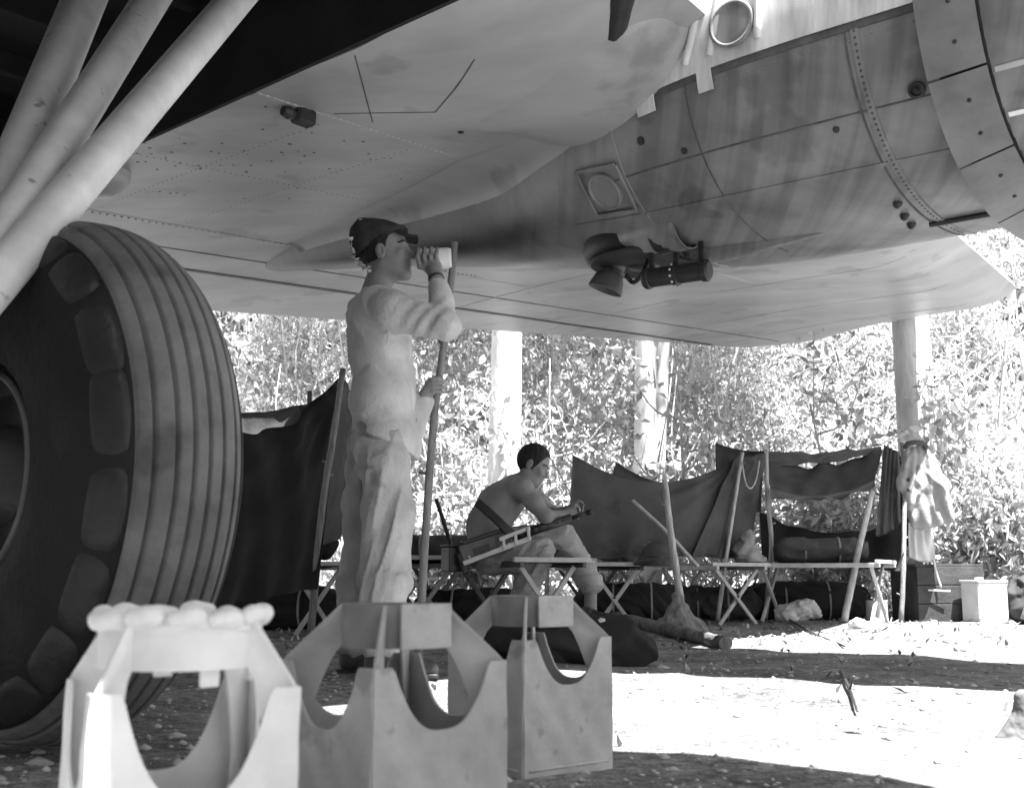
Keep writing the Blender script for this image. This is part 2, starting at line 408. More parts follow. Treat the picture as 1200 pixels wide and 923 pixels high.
# ------------------------------------------------------------------ modelling clay: smooth blends of limbs and lumps, skinned as one continuous surface
class Clay:
    def __init__(s, lo, hi, h):
        s.lo = np.array(lo, float); s.h = h
        n = np.ceil((np.array(hi) - s.lo) / h).astype(int) + 1
        s.n = n; s.f = np.full(n, 1.0, np.float32)
        s.ax = [s.lo[i] + h * np.arange(n[i]) for i in range(3)]
    def _sl(s, lo, hi, m):
        a = np.clip(np.floor((np.array(lo) - m - s.lo) / s.h).astype(int), 0, s.n - 1)
        b = np.clip(np.ceil((np.array(hi) + m - s.lo) / s.h).astype(int) + 1, 1, s.n)
        sl = tuple(slice(a[i], b[i]) for i in range(3))
        X, Y, Z = np.meshgrid(s.ax[0][sl[0]], s.ax[1][sl[1]], s.ax[2][sl[2]], indexing='ij')
        return sl, np.stack([X, Y, Z], -1)
    def _mix(s, sl, d, k, op):
        f = s.f[sl]; d = d.astype(np.float32)
        if op == '-': d = -d; f2 = -f
        else: f2 = f
        if op == '-':
            h = np.clip(.5 + .5 * (d + f2) * 0 + .5 * (f - d) / -k, 0, 1) if k > 0 else None
            # smooth max(f, d)
            h = np.clip(.5 + .5 * (d - f) / max(k, 1e-6), 0, 1)
            s.f[sl] = f + (d - f) * h + k * h * (1 - h)
        else:
            h = np.clip(.5 + .5 * (f - d) / max(k, 1e-6), 0, 1)
            s.f[sl] = f + (d - f) * h - k * h * (1 - h)
    def limb(s, a, b, ra, rb, k=.02, op='+'):
        a = np.asarray(a, float); b = np.asarray(b, float)
        m = max(ra, rb) + k + 3 * s.h
        sl, P = s._sl(np.minimum(a, b), np.maximum(a, b), m)
        ab = b - a; t = np.clip(((P - a) @ ab) / max(ab @ ab, 1e-12), 0, 1)
        d = np.linalg.norm(P - a - t[..., None] * ab, axis=-1) - (ra + (rb - ra) * t)
        s._mix(sl, d, k, op)
    def chain(s, pts, rad, k=.02, op='+'):
        for i in range(len(pts) - 1): s.limb(pts[i], pts[i + 1], rad[i], rad[i + 1], k, op)
    def lump(s, c, r, R=None, k=.02, op='+'):
        c = np.asarray(c, float); r = np.asarray(r, float)
        R = np.eye(3) if R is None else np.asarray(R, float)      # columns: local axes
        m = r.max() + k + 3 * s.h
        sl, P = s._sl(c, c, m)
        L = (P - c) @ R
        k0 = np.linalg.norm(L / r, axis=-1); k1 = np.linalg.norm(L / (r * r), axis=-1)
        s._mix(sl, k0 * (k0 - 1) / np.maximum(k1, 1e-9), k, op)
    def cut(s, p, n, k=.0):
        """remove everything on the side n points to"""
        p = np.asarray(p, float); n = unit(n)
        X, Y, Z = np.meshgrid(*s.ax, indexing='ij')
        d = ((X - p[0]) * n[0] + (Y - p[1]) * n[1] + (Z - p[2]) * n[2]).astype(np.float32)
        s.f = np.maximum(s.f, d)
    def ripple(s, fn):
        msk = np.abs(s.f) < 4 * s.h + .05
        i = np.nonzero(msk)
        P = np.stack([s.ax[q][i[q]] for q in range(3)], -1)
        s.f[i] += fn(P).astype(np.float32)
    def skin(s):
        f = s.f; n = f.shape
        f[0] = f[-1] = 1; f[:, 0] = f[:, -1] = 1; f[:, :, 0] = f[:, :, -1] = 1
        ins = f < 0
        c = np.zeros(tuple(q - 1 for q in n), np.int8)
        offs = [(i, j, k) for i in (0, 1) for j in (0, 1) for k in (0, 1)]
        def sub(a, o): return a[o[0]:n[0] - 1 + o[0], o[1]:n[1] - 1 + o[1], o[2]:n[2] - 1 + o[2]]
        for o in offs: c += sub(ins, o)
        act = np.nonzero((c > 0) & (c < 8)); ia = np.stack(act, -1)
        idm = np.full(c.shape, -1, np.int32); idm[act] = np.arange(len(ia))
        acc = np.zeros((len(ia), 3)); cnt = np.zeros(len(ia))
        for o in offs:
            for ax in range(3):
                if o[ax]: continue
                p = list(o); p[ax] = 1
                fa = f[ia[:, 0] + o[0], ia[:, 1] + o[1], ia[:, 2] + o[2]]; fb = f[ia[:, 0] + p[0], ia[:, 1] + p[1], ia[:, 2] + p[2]]
                w = (fa < 0) != (fb < 0)
                t = np.where(w, fa / np.where(w, fa - fb, 1), 0)
                q = np.array(o, float)[None] + 0; q = np.repeat(q, len(ia), 0); q[:, ax] = t
                acc[w] += q[w]; cnt[w] += 1
        V = s.lo + s.h * (ia + acc / cnt[:, None])
        Fc = []
        for ax in range(3):
            sa = [slice(0, None)] * 3; sb = [slice(0, None)] * 3
            sa[ax] = slice(0, n[ax] - 1); sb[ax] = slice(1, None)
            A = ins[tuple(sa)]; B = ins[tuple(sb)]
            e = np.nonzero(A != B); e3 = np.stack(e, -1)
            flip = A[e]
            u, v = [(1, 2), (2, 0), (0, 1)][ax]
            q = []
            for du, dv in ((-1, -1), (0, -1), (0, 0), (-1, 0)):
                g = e3.copy(); g[:, u] += du; g[:, v] += dv; q.append(idm[g[:, 0], g[:, 1], g[:, 2]])
            q = np.stack(q, 1); q[~flip] = q[~flip][:, ::-1]
            Fc.append(q)
        Fc = np.vstack(Fc); Fc = Fc[(Fc >= 0).all(1)]
        return V, Fc
    def build(s, name, m, parent=None, base=None):
        V, Fc = s.skin()
        return put(name, V, Fc, m, parent, smooth=True, base=base)

# ------------------------------------------------------------------ leaves
def leaf_cloud(C, ln, wd, r, face=None, facew=0.6, droop=0.3):
    n = len(C)
    d = r.normal(size=(n, 3)); d[:, 2] -= droop; d /= np.linalg.norm(d, axis=1)[:, None]
    nn = r.normal(size=(n, 3))
    if face is not None: nn = nn * (1 - facew) + np.asarray(face) * facew
    s = np.cross(d, nn); s /= np.maximum(np.linalg.norm(s, axis=1)[:, None], 1e-6)
    nn = np.cross(s, d)
    ln = (ln * r.uniform(.55, 1.35, n))[:, None]; wd = (wd * r.uniform(.6, 1.3, n))[:, None]
    A = C - d * ln / 2; B = C + s * wd / 2 + nn * wd * .18 - d * ln * .05; T = C + d * ln / 2 - nn * ln * .12; D = C - s * wd / 2 + nn * wd * .18 - d * ln * .05
    V = np.stack([A, B, T, D], 1).reshape(-1, 3)
    i = np.arange(n)[:, None] * 4
    return V, np.hstack([i, i + 1, i + 2, i + 3])
def tones(n, r, lo=.55, hi=1.5): return np.repeat(r.uniform(lo, hi, n), 4)

# ================================================================== GROUND
def ground_h(x, y):
    return (0.018 * np.sin(1.7 * x + .6 * y) * np.sin(1.3 * y - .4 * x) + 0.010 * np.sin(4.1 * x + 1.1) * np.sin(3.7 * y)
            + 0.006 * np.sin(9.3 * x - 2.2 * y) * np.sin(8.1 * y + 1.3 * x)) - 0.012
def axis_pts(n, near, far):
    t = np.linspace(-1, 1, n); return np.sign(t) * (near * np.abs(t) + (far - near) * np.abs(t) ** 7)
gx = axis_pts(261, 14, 220); gy = axis_pts(261, 14, 220) + 5
GX, GY = np.meshgrid(gx, gy, indexing='ij')
GZ = ground_h(GX, GY) * np.exp(-((np.hypot(GX, GY - 5)) / 30) ** 2)
v, f = gridmesh(np.stack([GX, GY, GZ], -1))
tag(put('ground', v, f, M_ground, smooth=True), 'pale crushed coral ground with shadow bands', 'ground', kind='structure')
def gz(x, y): return float(ground_h(np.array(x), np.array(y)))

# ================================================================== THE AIRCRAFT
PL = W(-3.16, 1.5, 0)
bomber = empty('parked_bomber', PL, 'large parked aircraft whose wing, engine nacelle and wheel fill the picture', 'aircraft')

def f_le(o): return -2.34 - .15 * (o - 3.7)
def f_te(o): return -7.8 + .2 * (o - 5.0)
def z_mid(o): return 2.5 + .07 * (o - 4.8)
def low(s, o):
    c = (f_le(o) - f_te(o)) / 5.6
    s = np.asarray(s, float)
    nose = .26 * np.clip(1 - s / .16, 0, 1) ** 1.9
    return z_mid(o) + c * (nose + .05 * np.sin(math.pi * np.clip((s - .15) / .85, 0, 1)) - .05 * np.clip((s - .6) / .4, 0, 1))
def upp(s, o):
    c = (f_le(o) - f_te(o)) / 5.6
    s = np.asarray(s, float)
    return z_mid(o) + c * (.26 + .62 * np.sqrt(np.clip(s, 0, 1)) * (1 - s) ** .8 * 1.25 - .29 * s)
def wing_low(f, o):
    s = (f_le(o) - f) / (f_le(o) - f_te(o)); return low(s, o)
def WL(f, o, off=0.0): return W(f, o, float(wing_low(f, o)) - off)
WELL_O, WELL_FF, WELL_FR = 2.68, -2.30, -7.05
def wing_piece(name, o0, o1, s0=0.0, s1=1.0, tip=False, parent=bomber):
    S = s0 + (s1 - s0) * (np.linspace(0, 1, 44) ** 1.35 if s0 == 0 else np.linspace(0, 1, 20))
    T = np.linspace(0, 1, 46 if tip else 16)
    Lo = np.zeros((len(S), len(T), 3)); Up = Lo.copy()
    for i, s in enumerate(S):
        oe = o1 + (.55 * s - .35 * max(0, (.10 - s) / .10) ** 2 - .7 * max(0, (s - .8) / .2) ** 2 if tip else 0)
        for j, t in enumerate(T):
            o = o0 + (oe - o0) * t
            f = f_le(o) + (f_te(o) - f_le(o)) * s
            a = float(low(s, o)); b = max(float(upp(s, o)), a + .006)
            if tip and t > .93:
                q = ((t - .93) / .07) ** 2; m_ = a * .55 + b * .45; a = a + (m_ - a) * q; b = b + (m_ + .004 - b) * q
            Lo[i, j] = W(f, o, a); Up[i, j] = W(f, o, b)
    v1, f1 = gridmesh(Lo); v2, f2 = gridmesh(Up); n = len(v1); nu, nv = Lo.shape[:2]
    Fc = [tuple(q[::-1]) for q in f1] + [tuple(q + n) for q in f2]
    rim = [i * nv for i in range(nu)] + [(nu - 1) * nv + j for j in range(1, nv)] + [i * nv + nv - 1 for i in range(nu - 2, -1, -1)] + [j for j in range(nv - 2, 0, -1)]
    for q in range(len(rim)):
        a, b = rim[q], rim[(q + 1) % len(rim)]; Fc.append((a, b, b + n, a + n))
    o_ = put(name, np.vstack([v1, v2]), Fc, M_paint, parent, smooth=True)
    try: o_.data.set_sharp_from_angle(angle=math.radians(40))
    except Exception: pass
    return o_
wing = wing_piece('wing', WELL_O, 11.6, tip=True)
def s_of(f, o): return (f_le(o) - f) / (f_le(o) - f_te(o))
wing_piece('wing_centre_section', -1.6, WELL_O, 0.0, s_of(WELL_FF, 0.6))
wing_piece('wing_rear_section', -1.6, WELL_O, s_of(WELL_FR, 0.6), 1.0)
# wheel well: roof, walls and stiffeners of the dark bay the leg folds into
parts = []
zt = 2.95
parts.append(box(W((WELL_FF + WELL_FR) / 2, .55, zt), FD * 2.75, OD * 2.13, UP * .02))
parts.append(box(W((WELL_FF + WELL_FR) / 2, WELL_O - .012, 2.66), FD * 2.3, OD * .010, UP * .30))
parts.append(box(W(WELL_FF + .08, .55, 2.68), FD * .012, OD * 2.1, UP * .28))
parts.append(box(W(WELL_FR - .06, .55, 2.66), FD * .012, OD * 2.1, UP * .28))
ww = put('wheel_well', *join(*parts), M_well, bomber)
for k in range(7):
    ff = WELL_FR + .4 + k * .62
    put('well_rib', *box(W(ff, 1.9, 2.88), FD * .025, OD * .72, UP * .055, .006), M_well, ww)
# lap joints and rivet rows under the wing
def strip(pts, w, th, m, name, parent, norm=-UP):
    P = smooth_path(pts, max(12, len(pts) * 4)) if len(pts) > 2 else np.array([pts[0] + (pts[1] - pts[0]) * t for t in np.linspace(0, 1, 24)])
    return put(name, *tube(P, w / 2, 6, flat=1.0), m, parent) if th is None else put(name, *ribbon(P, w, th, norm), m, parent)
def ribbon(P, w, th, norm):
    P = np.asarray(P, float); n = len(P); V = []; Fc = []
    for i in range(n):
        d = unit(P[min(i + 1, n - 1)] - P[max(i - 1, 0)])
        nn = norm[i] if isinstance(norm, (list, np.ndarray)) and np.ndim(norm) == 2 else norm
        nn = np.asarray(nn, float)
        s = unit(np.cross(d, nn))
        for a, b in ((-1, -.5), (1, -.5), (.86, 1), (-.86, 1)): V.append(P[i] + s * a * w / 2 + nn * th * b)
    for i in range(n - 1):
        for j in range(4):
            a = i * 4 + j; b = i * 4 + (j + 1) % 4; Fc.append((a, b, b + 4, a + 4))
    Fc.append((3, 2, 1, 0)); Fc.append(tuple(range(4 * n - 4, 4 * n)))
    return np.array(V), Fc
def wing_line(f0, o0, f1, o1, n=30): return [WL(f0 + (f1 - f0) * t, o0 + (o1 - o0) * t) for t in np.linspace(0, 1, n)]
def dome(c, nrm, r, h=.5):
    x, y, d = frame(nrm); V = []; Fc = []
    for q, hh in ((1, -.1), (.8, .55), (.3, .95)):
        for j in range(6):
            a = j * math.pi / 3; V.append(c + (x * math.cos(a) + y * math.sin(a)) * r * q + d * r * h * hh)
    for i in range(2):
        for j in range(6):
            a = i * 6 + j; b = i * 6 + (j + 1) % 6; Fc.append((a, b, b + 6, a + 6))
    Fc.append(tuple(range(12, 18))); return np.array(V), Fc
def rivets(name, pts, r, m, parent, nrm=-UP):
    return tag(put(name, *join(*[dome(p, nrm, r) for p in pts]), m, parent, smooth=True), kind='stuff')
put('lap_joint', *ribbon(wing_line(-3.82, 2.70, -3.88, 3.95), .05, .004, -UP), M_paint, wing)
rivets('rivet_row', wing_line(-3.80, 2.72, -3.86, 3.95, 34), .010, M_rivet, wing)
put('lap_joint', *ribbon(wing_line(-5.95, 2.70, -5.80, 11.2), .016, .003, -UP), M_paint, wing)
rivets('rivet_row', wing_line(-5.99, 2.72, -5.84, 6.2, 80), .009, M_seam, wing)
put('lap_joint', *ribbon(wing_line(-6.45, 2.70, -6.1, 11.4), .016, .003, -UP), M_seam, wing)
put('lap_joint', *ribbon(wing_line(-4.55, 6.0, -4.75, 11.4), .016, .003, -UP), M_paint, wing)
for o in (6.9, 8.4, 9.8, 10.9):
    put('lap_joint', *ribbon(wing_line(f_le(o) - .35, o, f_te(o) + .1, o), .014, .003, -UP), M_paint, wing)
put('lap_joint', *ribbon(wing_line(-3.2, 2.72, -3.75, 3.3), .006, .002, -UP), M_seam, wing)
put('lap_joint', *ribbon(wing_line(-2.95, 3.12, -3.45, 3.4), .006, .002, -UP), M_seam, wing)
put('lap_joint', *ribbon(wing_line(-3.45, 3.4, -3.78, 3.1), .006, .002, -UP), M_seam, wing)
for o in (3.15, 3.7): rivets('rivet_row', wing_line(-3.95, o, -5.85, o, 44), .0045, M_seam, wing)
rivets('rivet_row', wing_line(-4.9, 2.75, -4.8, 4.2, 42), .0045, M_seam, wing)
# flap gap: the long dark slot ahead of the flap, and the flap's own skin line
for fo_ in ((-6.85, 3.0, -6.6, 10.8),):
    put('flap_gap', *ribbon(wing_line(*fo_), .05, .006, -UP), M_dark, wing)
# small fittings
put('hinge_fitting', *join(box(WL(-3.84, 2.98, .03), FD * .035, OD * .05, UP * .035, .01), lathe(WL(-3.84, 2.90, .03), OD, [(.022, -.03), (.03, 0), (.022, .03)], 10)), M_dark, wing)
put('landing_light', *lathe(at_z(112, 205, 2.40), -UP, [(.17, -.16), (.17, .02), (.15, .06), (.09, .10), (.02, .115)], 28), M_paint, bomber, smooth=True)
ins = [(-4.75, 3.0), (-4.9, 3.3), (-4.3, 3.2), (-4.5, 3.55)]
sp = []
rs = np.random.default_rng(3)
for k in range(70):
    c = ins[rs.integers(0, 4)]; ff = c[0] + rs.normal() * .28; oo = max(2.74, c[1] + rs.normal() * .25)
    sp.append(dome(WL(ff, oo, .0005), -UP, rs.uniform(.003, .011), .12))
tag(put('oil_spatter', *join(*sp), M_dark, wing), 'scatter of dark oil spots under the wing', kind='stuff')
put('drain_plug', *lathe(at_z(540, 153, 2.44), -UP, [(.014, -.02), (.014, .012), (.005, .016)], 8), M_dark, wing)
put('drain_plug', *lathe(at_z(496, 173, 2.47), -UP, [(.016, -.02), (.016, .012), (.006, .016)], 8), M_dark, wing)

# ---- outboard engine nacelle
OC = 4.8
NT = np.array([  # f, half width, bottom z, top z, centre z
    (.50, .60, 2.05, 3.20, 2.62), (.40, .70, 1.97, 3.28, 2.62), (.15, .79, 1.90, 3.36, 2.63), (-.30, .84, 1.87, 3.40, 2.64), (-.90, .86, 1.86, 3.42, 2.65),
    (-1.45, .85, 1.87, 3.42, 2.66), (-2.0, .87, 1.88, 3.36, 2.66), (-2.4, .89, 1.89, 3.25, 2.64), (-2.75, .86, 1.91, 3.15, 2.62), (-3.1, .78, 1.95, 3.05, 2.6), (-3.5, .68, 2.01, 3.0, 2.6),
    (-4.0, .50, 2.10, 2.95, 2.6), (-4.6, .38, 2.21, 2.9, 2.6), (-5.3, .31, 2.34, 2.85, 2.62), (-6.0, .26, 2.44, 2.8, 2.64), (-6.9, .22, 2.58, 2.8, 2.68)])
_nq = np.arange(-.7, 7.2, .01)
_ntab = np.stack([np.mean([np.interp(_nq + d, -NT[:, 0], NT[:, k]) for d in np.linspace(-.14, .14, 9)], 0) for k in range(1, 5)], 1)
def nac_par(f):
    x = (-f + .7) / .01; i = min(max(int(x), 0), len(_nq) - 2); t = x - i
    return _ntab[i] * (1 - t) + _ntab[i + 1] * t
def nac(f, th, off=0.0, oc=OC):
    hw, zb, zt_, zc = nac_par(f)
    c, s = math.cos(th), math.sin(th)
    e = .86
    hw += off
    o = oc + hw * math.copysign(abs(c) ** e, c)
    z = zc + (zt_ - zc + off if s > 0 else zc - zb + off) * math.copysign(abs(s) ** e, s)
    return W(f, o, z)
def nac_n(f, th):
    d1 = nac(f + .01, th) - nac(f - .01, th); d2 = nac(f, th + .01) - nac(f, th - .01)
    n = unit(np.cross(d2, d1)); c = nac(f, th) - W(f, OC, nac_par(f)[3])
    return n if n @ c > 0 else -n
def px_of(P):
    d = np.asarray(P) - np.array([0, 0, CAM_H]); c = d[1] * math.cos(PITCH) + d[2] * math.sin(PITCH); u = d[2] * math.cos(PITCH) - d[1] * math.sin(PITCH)
    return 600 + FPX * d[0] / c, 461.5 - FPX * u / c
_NS = [(f, th, *px_of(nac(f, th))) for f in np.arange(-5.0, -.9, .05) for th in np.arange(math.pi * .8, math.pi * 1.75, .05)
       if nac_n(f, th) @ (np.array([0, 0, CAM_H]) - nac(f, th)) > 0]
_NS = np.array(_NS)
def nac_at(x, y):
    """station and angle on the nacelle skin seen at a picture point"""
    i = np.argmin((_NS[:, 2] - x) ** 2 + (_NS[:, 3] - y) ** 2); f, t = _NS[i, 0], _NS[i, 1]
    for _ in range(4):                       # a few Newton steps
        a = np.array(px_of(nac(f, t))); J = np.stack([(np.array(px_of(nac(f + .004, t))) - a) / .004, (np.array(px_of(nac(f, t + .004))) - a) / .004], 1)
        df, dt = np.linalg.lstsq(J, np.array([x, y]) - a, rcond=None)[0]
        f += max(-.05, min(.05, df)); t += max(-.05, min(.05, dt))
    return f, t
def nac_patch(f0, f1, t0, t1, off, nf=20, ntn=40, th=.004):
    P = np.array([[nac(f, t, off) for t in np.linspace(t0, t1, ntn)] for f in np.linspace(f0, f1, nf)])
    return two_sided(P, th)
def nac_body(fs, oc=OC, n=72):
    P = np.array([[nac(f, t, 0, oc) for t in np.linspace(0, 2 * math.pi, n, endpoint=False)] for f in fs])
    k = len(fs); V = P.reshape(-1, 3); Fc = []
    for i in range(k - 1):
        for j in range(n):
            a = i * n + j; b = i * n + (j + 1) % n; Fc.append((a, b, b + n, a + n))
    Fc.append(tuple(range(n - 1, -1, -1))); Fc.append(tuple(range((k - 1) * n, k * n)))
    return V, Fc
nacelle = put('engine_nacelle', *nac_body(np.arange(-1.47, -6.9, -.09)), M_nac, bomber, smooth=True)
cowl = put('engine_cowl', *nac_body(np.append(np.arange(.5, -1.25, -.08), -1.30)), M_nac, bomber, smooth=True)
put('cowl_baffle', *nac_body([-1.29, -1.33, -1.48]), M_dark, nacelle)
nacelle.data.set_sharp_from_angle(angle=math.radians(50)); cowl.data.set_sharp_from_angle(angle=math.radians(50))
# concave fillets that run the nacelle sides out into the wing skin
for sg in (-1, 1):
    P = []
    for f in np.linspace(-3.0, -5.9, 40):
        hw, zb, zt_, zc = nac_par(f)
        def side(z):
            q = min(1, max(0, (zc - z) / max(zc - zb, .01))) ** (1 / .86); return OC + sg * hw * max(0, 1 - q * q) ** .43
        zw = float(wing_low(f, OC + sg * hw)); k = min(.20, .5 * (zw - zb)) * min(1, (-2.9 - f) / 1.0) + .01
        a = W(f, side(zw - k) - sg * .004, zw - k); c_ = W(f, side(zw), zw); oe = side(zw) + sg * (k * 1.35 + .02)
        b = W(f, oe, float(wing_low(f, oe)) + .003)
        P.append([a * (1 - t) ** 2 + c_ * 2 * t * (1 - t) + b * t * t for t in np.linspace(0, 1, 10)])
    put('wing_fillet', *two_sided(np.array(P), .003), M_paint, bomber, smooth=True)
# cowl flaps: separate flared plates round the gap behind the cowl
NF = 14
for k in range(NF):
    t0 = 2 * math.pi * k / NF + .10; t1 = t0 + 2 * math.pi / NF - .012
    P = np.array([[nac(-1.30 - .19 * a, t, .012 + .075 * a) for t in np.linspace(t0, t1, 10)] for a in np.linspace(0, 1, 6)])
    fl = put('cowl_flap', *two_sided(P, .006), M_flap, bomber, smooth=False)
    for q in (.3, .7):
        t = t0 + (t1 - t0) * q
        put('flap_bolt', *dome(nac(-1.38, t, .048), nac_n(-1.38, t), .009, .8), M_dark, fl)
# seams round and along the nacelle
def nac_line(pts, w, th, m, name, parent=None, n=28):
    P = []; N = []
    for (a, b) in zip(pts[:-1], pts[1:]):
        for t in np.linspace(0, 1, n, endpoint=False):
            f = a[0] + (b[0] - a[0]) * t; q = a[1] + (b[1] - a[1]) * t; P.append(nac(f, q, .001)); N.append(nac_n(f, q))
    P.append(nac(*pts[-1], .001)); N.append(nac_n(*pts[-1]))
    return put(name, *ribbon(P, w, th, np.array(N)), m, parent or nacelle)
SEAM_T = nac_at(900, 62)[1]
nac_line([(-1.48, SEAM_T), (-2.75, SEAM_T)], .03, .005, M_seam, 'panel_seam')
nac_line([(-1.48, SEAM_T + .42), (-3.2, SEAM_T + .42)], .008, .002, M_seam, 'panel_seam')
nac_line([(-1.48, SEAM_T + .75), (-3.4, SEAM_T + .72)], .02, .004, M_nac, 'panel_seam')
nac_line([(-1.75, math.pi * .9), (-1.75, math.pi * 1.6)], .035, .005, M_nac, 'panel_seam')
nac_line([(-1.79, math.pi * .9), (-1.79, math.pi * 1.6)], .008, .003, M_seam, 'panel_seam')
nac_line([(-2.5, math.pi * .9), (-2.5, math.pi * 1.5)], .006, .002, M_seam, 'panel_seam')
nac_line([(-2.95, math.pi * .9), (-2.95, math.pi * 1.6)], .03, .004, M_nac, 'panel_seam')
for t in (SEAM_T - .02, SEAM_T + .38, SEAM_T + .62):
    P = [nac(f, t, .002) for f in np.linspace(.4, -1.28, 20)]
    put('cowl_seam', *ribbon(P, .022, .004, np.array([nac_n(f, t) for f in np.linspace(.4, -1.28, 20)])), M_alu if t > SEAM_T else M_seam, cowl)
rv = [nac(f, SEAM_T + .06, .002) for f in np.linspace(-1.5, -2.7, 40)]
rivets('rivet_row', rv, .005, M_nac, nacelle, nac_n(-2.0, SEAM_T + .06))
tag(put('rivet_row', *join(*[dome(nac(-1.75, t, .006), nac_n(-1.75, t), .006) for t in np.linspace(math.pi * .95, math.pi * 1.55, 60)]), M_seam, nacelle), kind='stuff')
# upper side panel, sunlight put into its pale colour; ducts and port above the seam
pan = put('sunlit_side_panel', *nac_patch(-1.50, -2.78, math.pi * .78, SEAM_T - .02, .010, 24, 30, .008), M_sunpan, nacelle, smooth=True)
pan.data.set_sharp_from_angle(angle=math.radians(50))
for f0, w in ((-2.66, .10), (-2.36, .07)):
    put('panel_tab', *nac_patch(f0, f0 - w, SEAM_T - .03, SEAM_T + .09, .012, 6, 8, .006), M_sunpan, nacelle)
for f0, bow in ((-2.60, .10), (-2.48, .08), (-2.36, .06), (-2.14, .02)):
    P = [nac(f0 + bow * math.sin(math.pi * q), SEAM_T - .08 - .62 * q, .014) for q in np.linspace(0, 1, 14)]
    put('duct_rib', *tube(P, .017, 10), M_sunpan, nacelle, smooth=True)
fp, tp_ = nac_at(860, 30)
put('round_port', *lathe(nac(fp, tp_, .012), nac_n(fp, tp_), [(.085, -.01), (.10, .004), (.10, .016), (.085, .018), (.082, .002), (.02, 0.003)], 32), M_nac, nacelle, smooth=True)
fp, tp_ = nac_at(1075, 105)
put('filler_cap', *lathe(nac(fp, tp_), nac_n(fp, tp_), [(.032, -.01), (.032, .014), (.022, .016), (.020, .006), (.010, .008), (.008, .016), (.002, .016)], 20), M_dark, nacelle)
for x, y, r in ((802, 177, .016), (980, 152, .014), (751, 165, .02)):
    fp, tp_ = nac_at(x, y)
    put('drain_hole', *lathe(nac(fp, tp_), nac_n(fp, tp_), [(r, -.01), (r, .003), (r * .5, .004)], 14), M_dark, nacelle)
# raised frame with round cover behind the seam
fp, tp_ = nac_at(710, 224)
c0 = nac(fp, tp_, .003); n0 = nac_n(fp, tp_); dF = unit(FD - n0 * (FD @ n0)); dT = np.cross(n0, dF)
fr = []
for a, b in (((-1, -1), (1, -1)), ((1, -1), (1, 1)), ((1, 1), (-1, 1)), ((-1, 1), (-1, -1))):
    fr.append(bar(c0 + dF * a[0] * .13 + dT * a[1] * .12, c0 + dF * b[0] * .13 + dT * b[1] * .12, .02, .012, n0))
hf = put('hatch_frame', *join(*fr), M_nac, nacelle)
put('hatch_cover', *lathe(c0, n0, [(.095, -.02), (.095, .010), (.088, .014), (.080, .006), (.02, .008)], 30), M_nac, hf)
# leading edge fairing with the long intake slot
fc = W(-2.92, 3.86, 2.60)
FRM = np.stack([FD, OD, UP], 1)
cl = Clay(fc - 1.35, fc + 1.35, .026)
cl.lump(W(-3.15, 3.72, 2.70), (.72, .42, .30), FRM, .02)
cl.lump(W(-2.98, 4.12, 2.70), (.62, .42, .34), FRM, .12)
s0, s1 = at_z(741, -60, 2.56), at_z(716, 78, 2.45)
cl.limb(s0, s1, .090, .068, .03, '-')
fair = cl.build('leading_edge_fairing', M_paint, bomber)
cl = Clay(fc - .8, fc + .8, .02)
cl.limb(s0 + UP * .17, s1 + UP * .15, .09, .07, .01)
cl.build('intake_lining', M_dark, fair)
# exhaust turbine under the nacelle
def ncl(f, do, z): return W(f, OC + do, z)
turb = put('turbine_housing', *lathe(ncl(-3.25, -.10, 1.99), -UP, [(.30, -.12), (.31, -.02), (.29, .03), (.25, .05), (.24, .02), (.10, .03), (.08, .06), (.02, .065)], 40), M_dark, nacelle, smooth=True)
for k in range(12):
    a = k * math.pi / 6; d = FD * math.cos(a) + OD * math.sin(a); e = np.cross(UP, d)
    put('turbine_blade', *box(ncl(-3.25, -.10, 1.95) + d * .165, d * .065, e * .012 + UP * .012, UP * .004 - e * .004, .001), M_dark, turb)
c1 = at_z(755, 327, 1.80); c2 = at_z(832, 316, 1.80); gl = np.linalg.norm(c2 - c1)
wg = put('waste_gate_drum', *lathe(c1, c2 - c1, [(.02, 0), (.045, .0), (.052, .010), (.052, .03), (.046, .034), (.046, gl * .45), (.056, gl * .46), (.056, gl * .52), (.046, gl * .53), (.046, gl - .04), (.054, gl - .035), (.054, gl - .01), (.04, gl), (.015, gl)], 28), M_dark, nacelle, smooth=False)
for t in (.12, .5, .88):
    pz = c1 + (c2 - c1) * t
    put('hanger_bracket', *bar(pz + UP * .03, pz + UP * .17, .014, .03, FD), M_dark, wg)
for k in range(6):
    put('drum_bolt', *dome(c1 + (c2 - c1) * .49 + (OD * -math.cos(k * .55 - .8) - UP * math.sin(k * .55 - .8)) * .056, OD * -math.cos(k * .55 - .8) - UP * math.sin(k * .55 - .8), .007, .9), M_rivet, wg)
put('turbine_shield', *lathe(ncl(-3.22, -.14, 1.945), UP, [(.02, -.012), (.27, -.012), (.285, -.002), (.27, .012), (.2, .03)], 36), M_dark, nacelle, smooth=False)
nz_ = put('exhaust_nozzle', *lathe(at_z(716, 322, 1.90), unit(-UP - FD * .35 - OD * .2), [(.055, -.14), (.058, -.02), (.075, .02), (.088, .07), (.090, .085), (.080, .084), (.060, .02), (.02, .0)], 26), M_soot, nacelle, smooth=False)
put('nozzle_clamp', *lathe(at_z(716, 322, 1.90), unit(-UP - FD * .35 - OD * .2), [(.060, -.03), (.068, -.025), (.068, -.008), (.062, -.003)], 26), M_dark, nz_)
put('oil_pipe', *tube(smooth_path([at_z(733, 322, 1.88), at_z(742, 331, 1.84), at_z(752, 322, 1.85), at_z(760, 305, 1.93)], 12), .012, 8), M_dark, nacelle, smooth=True)
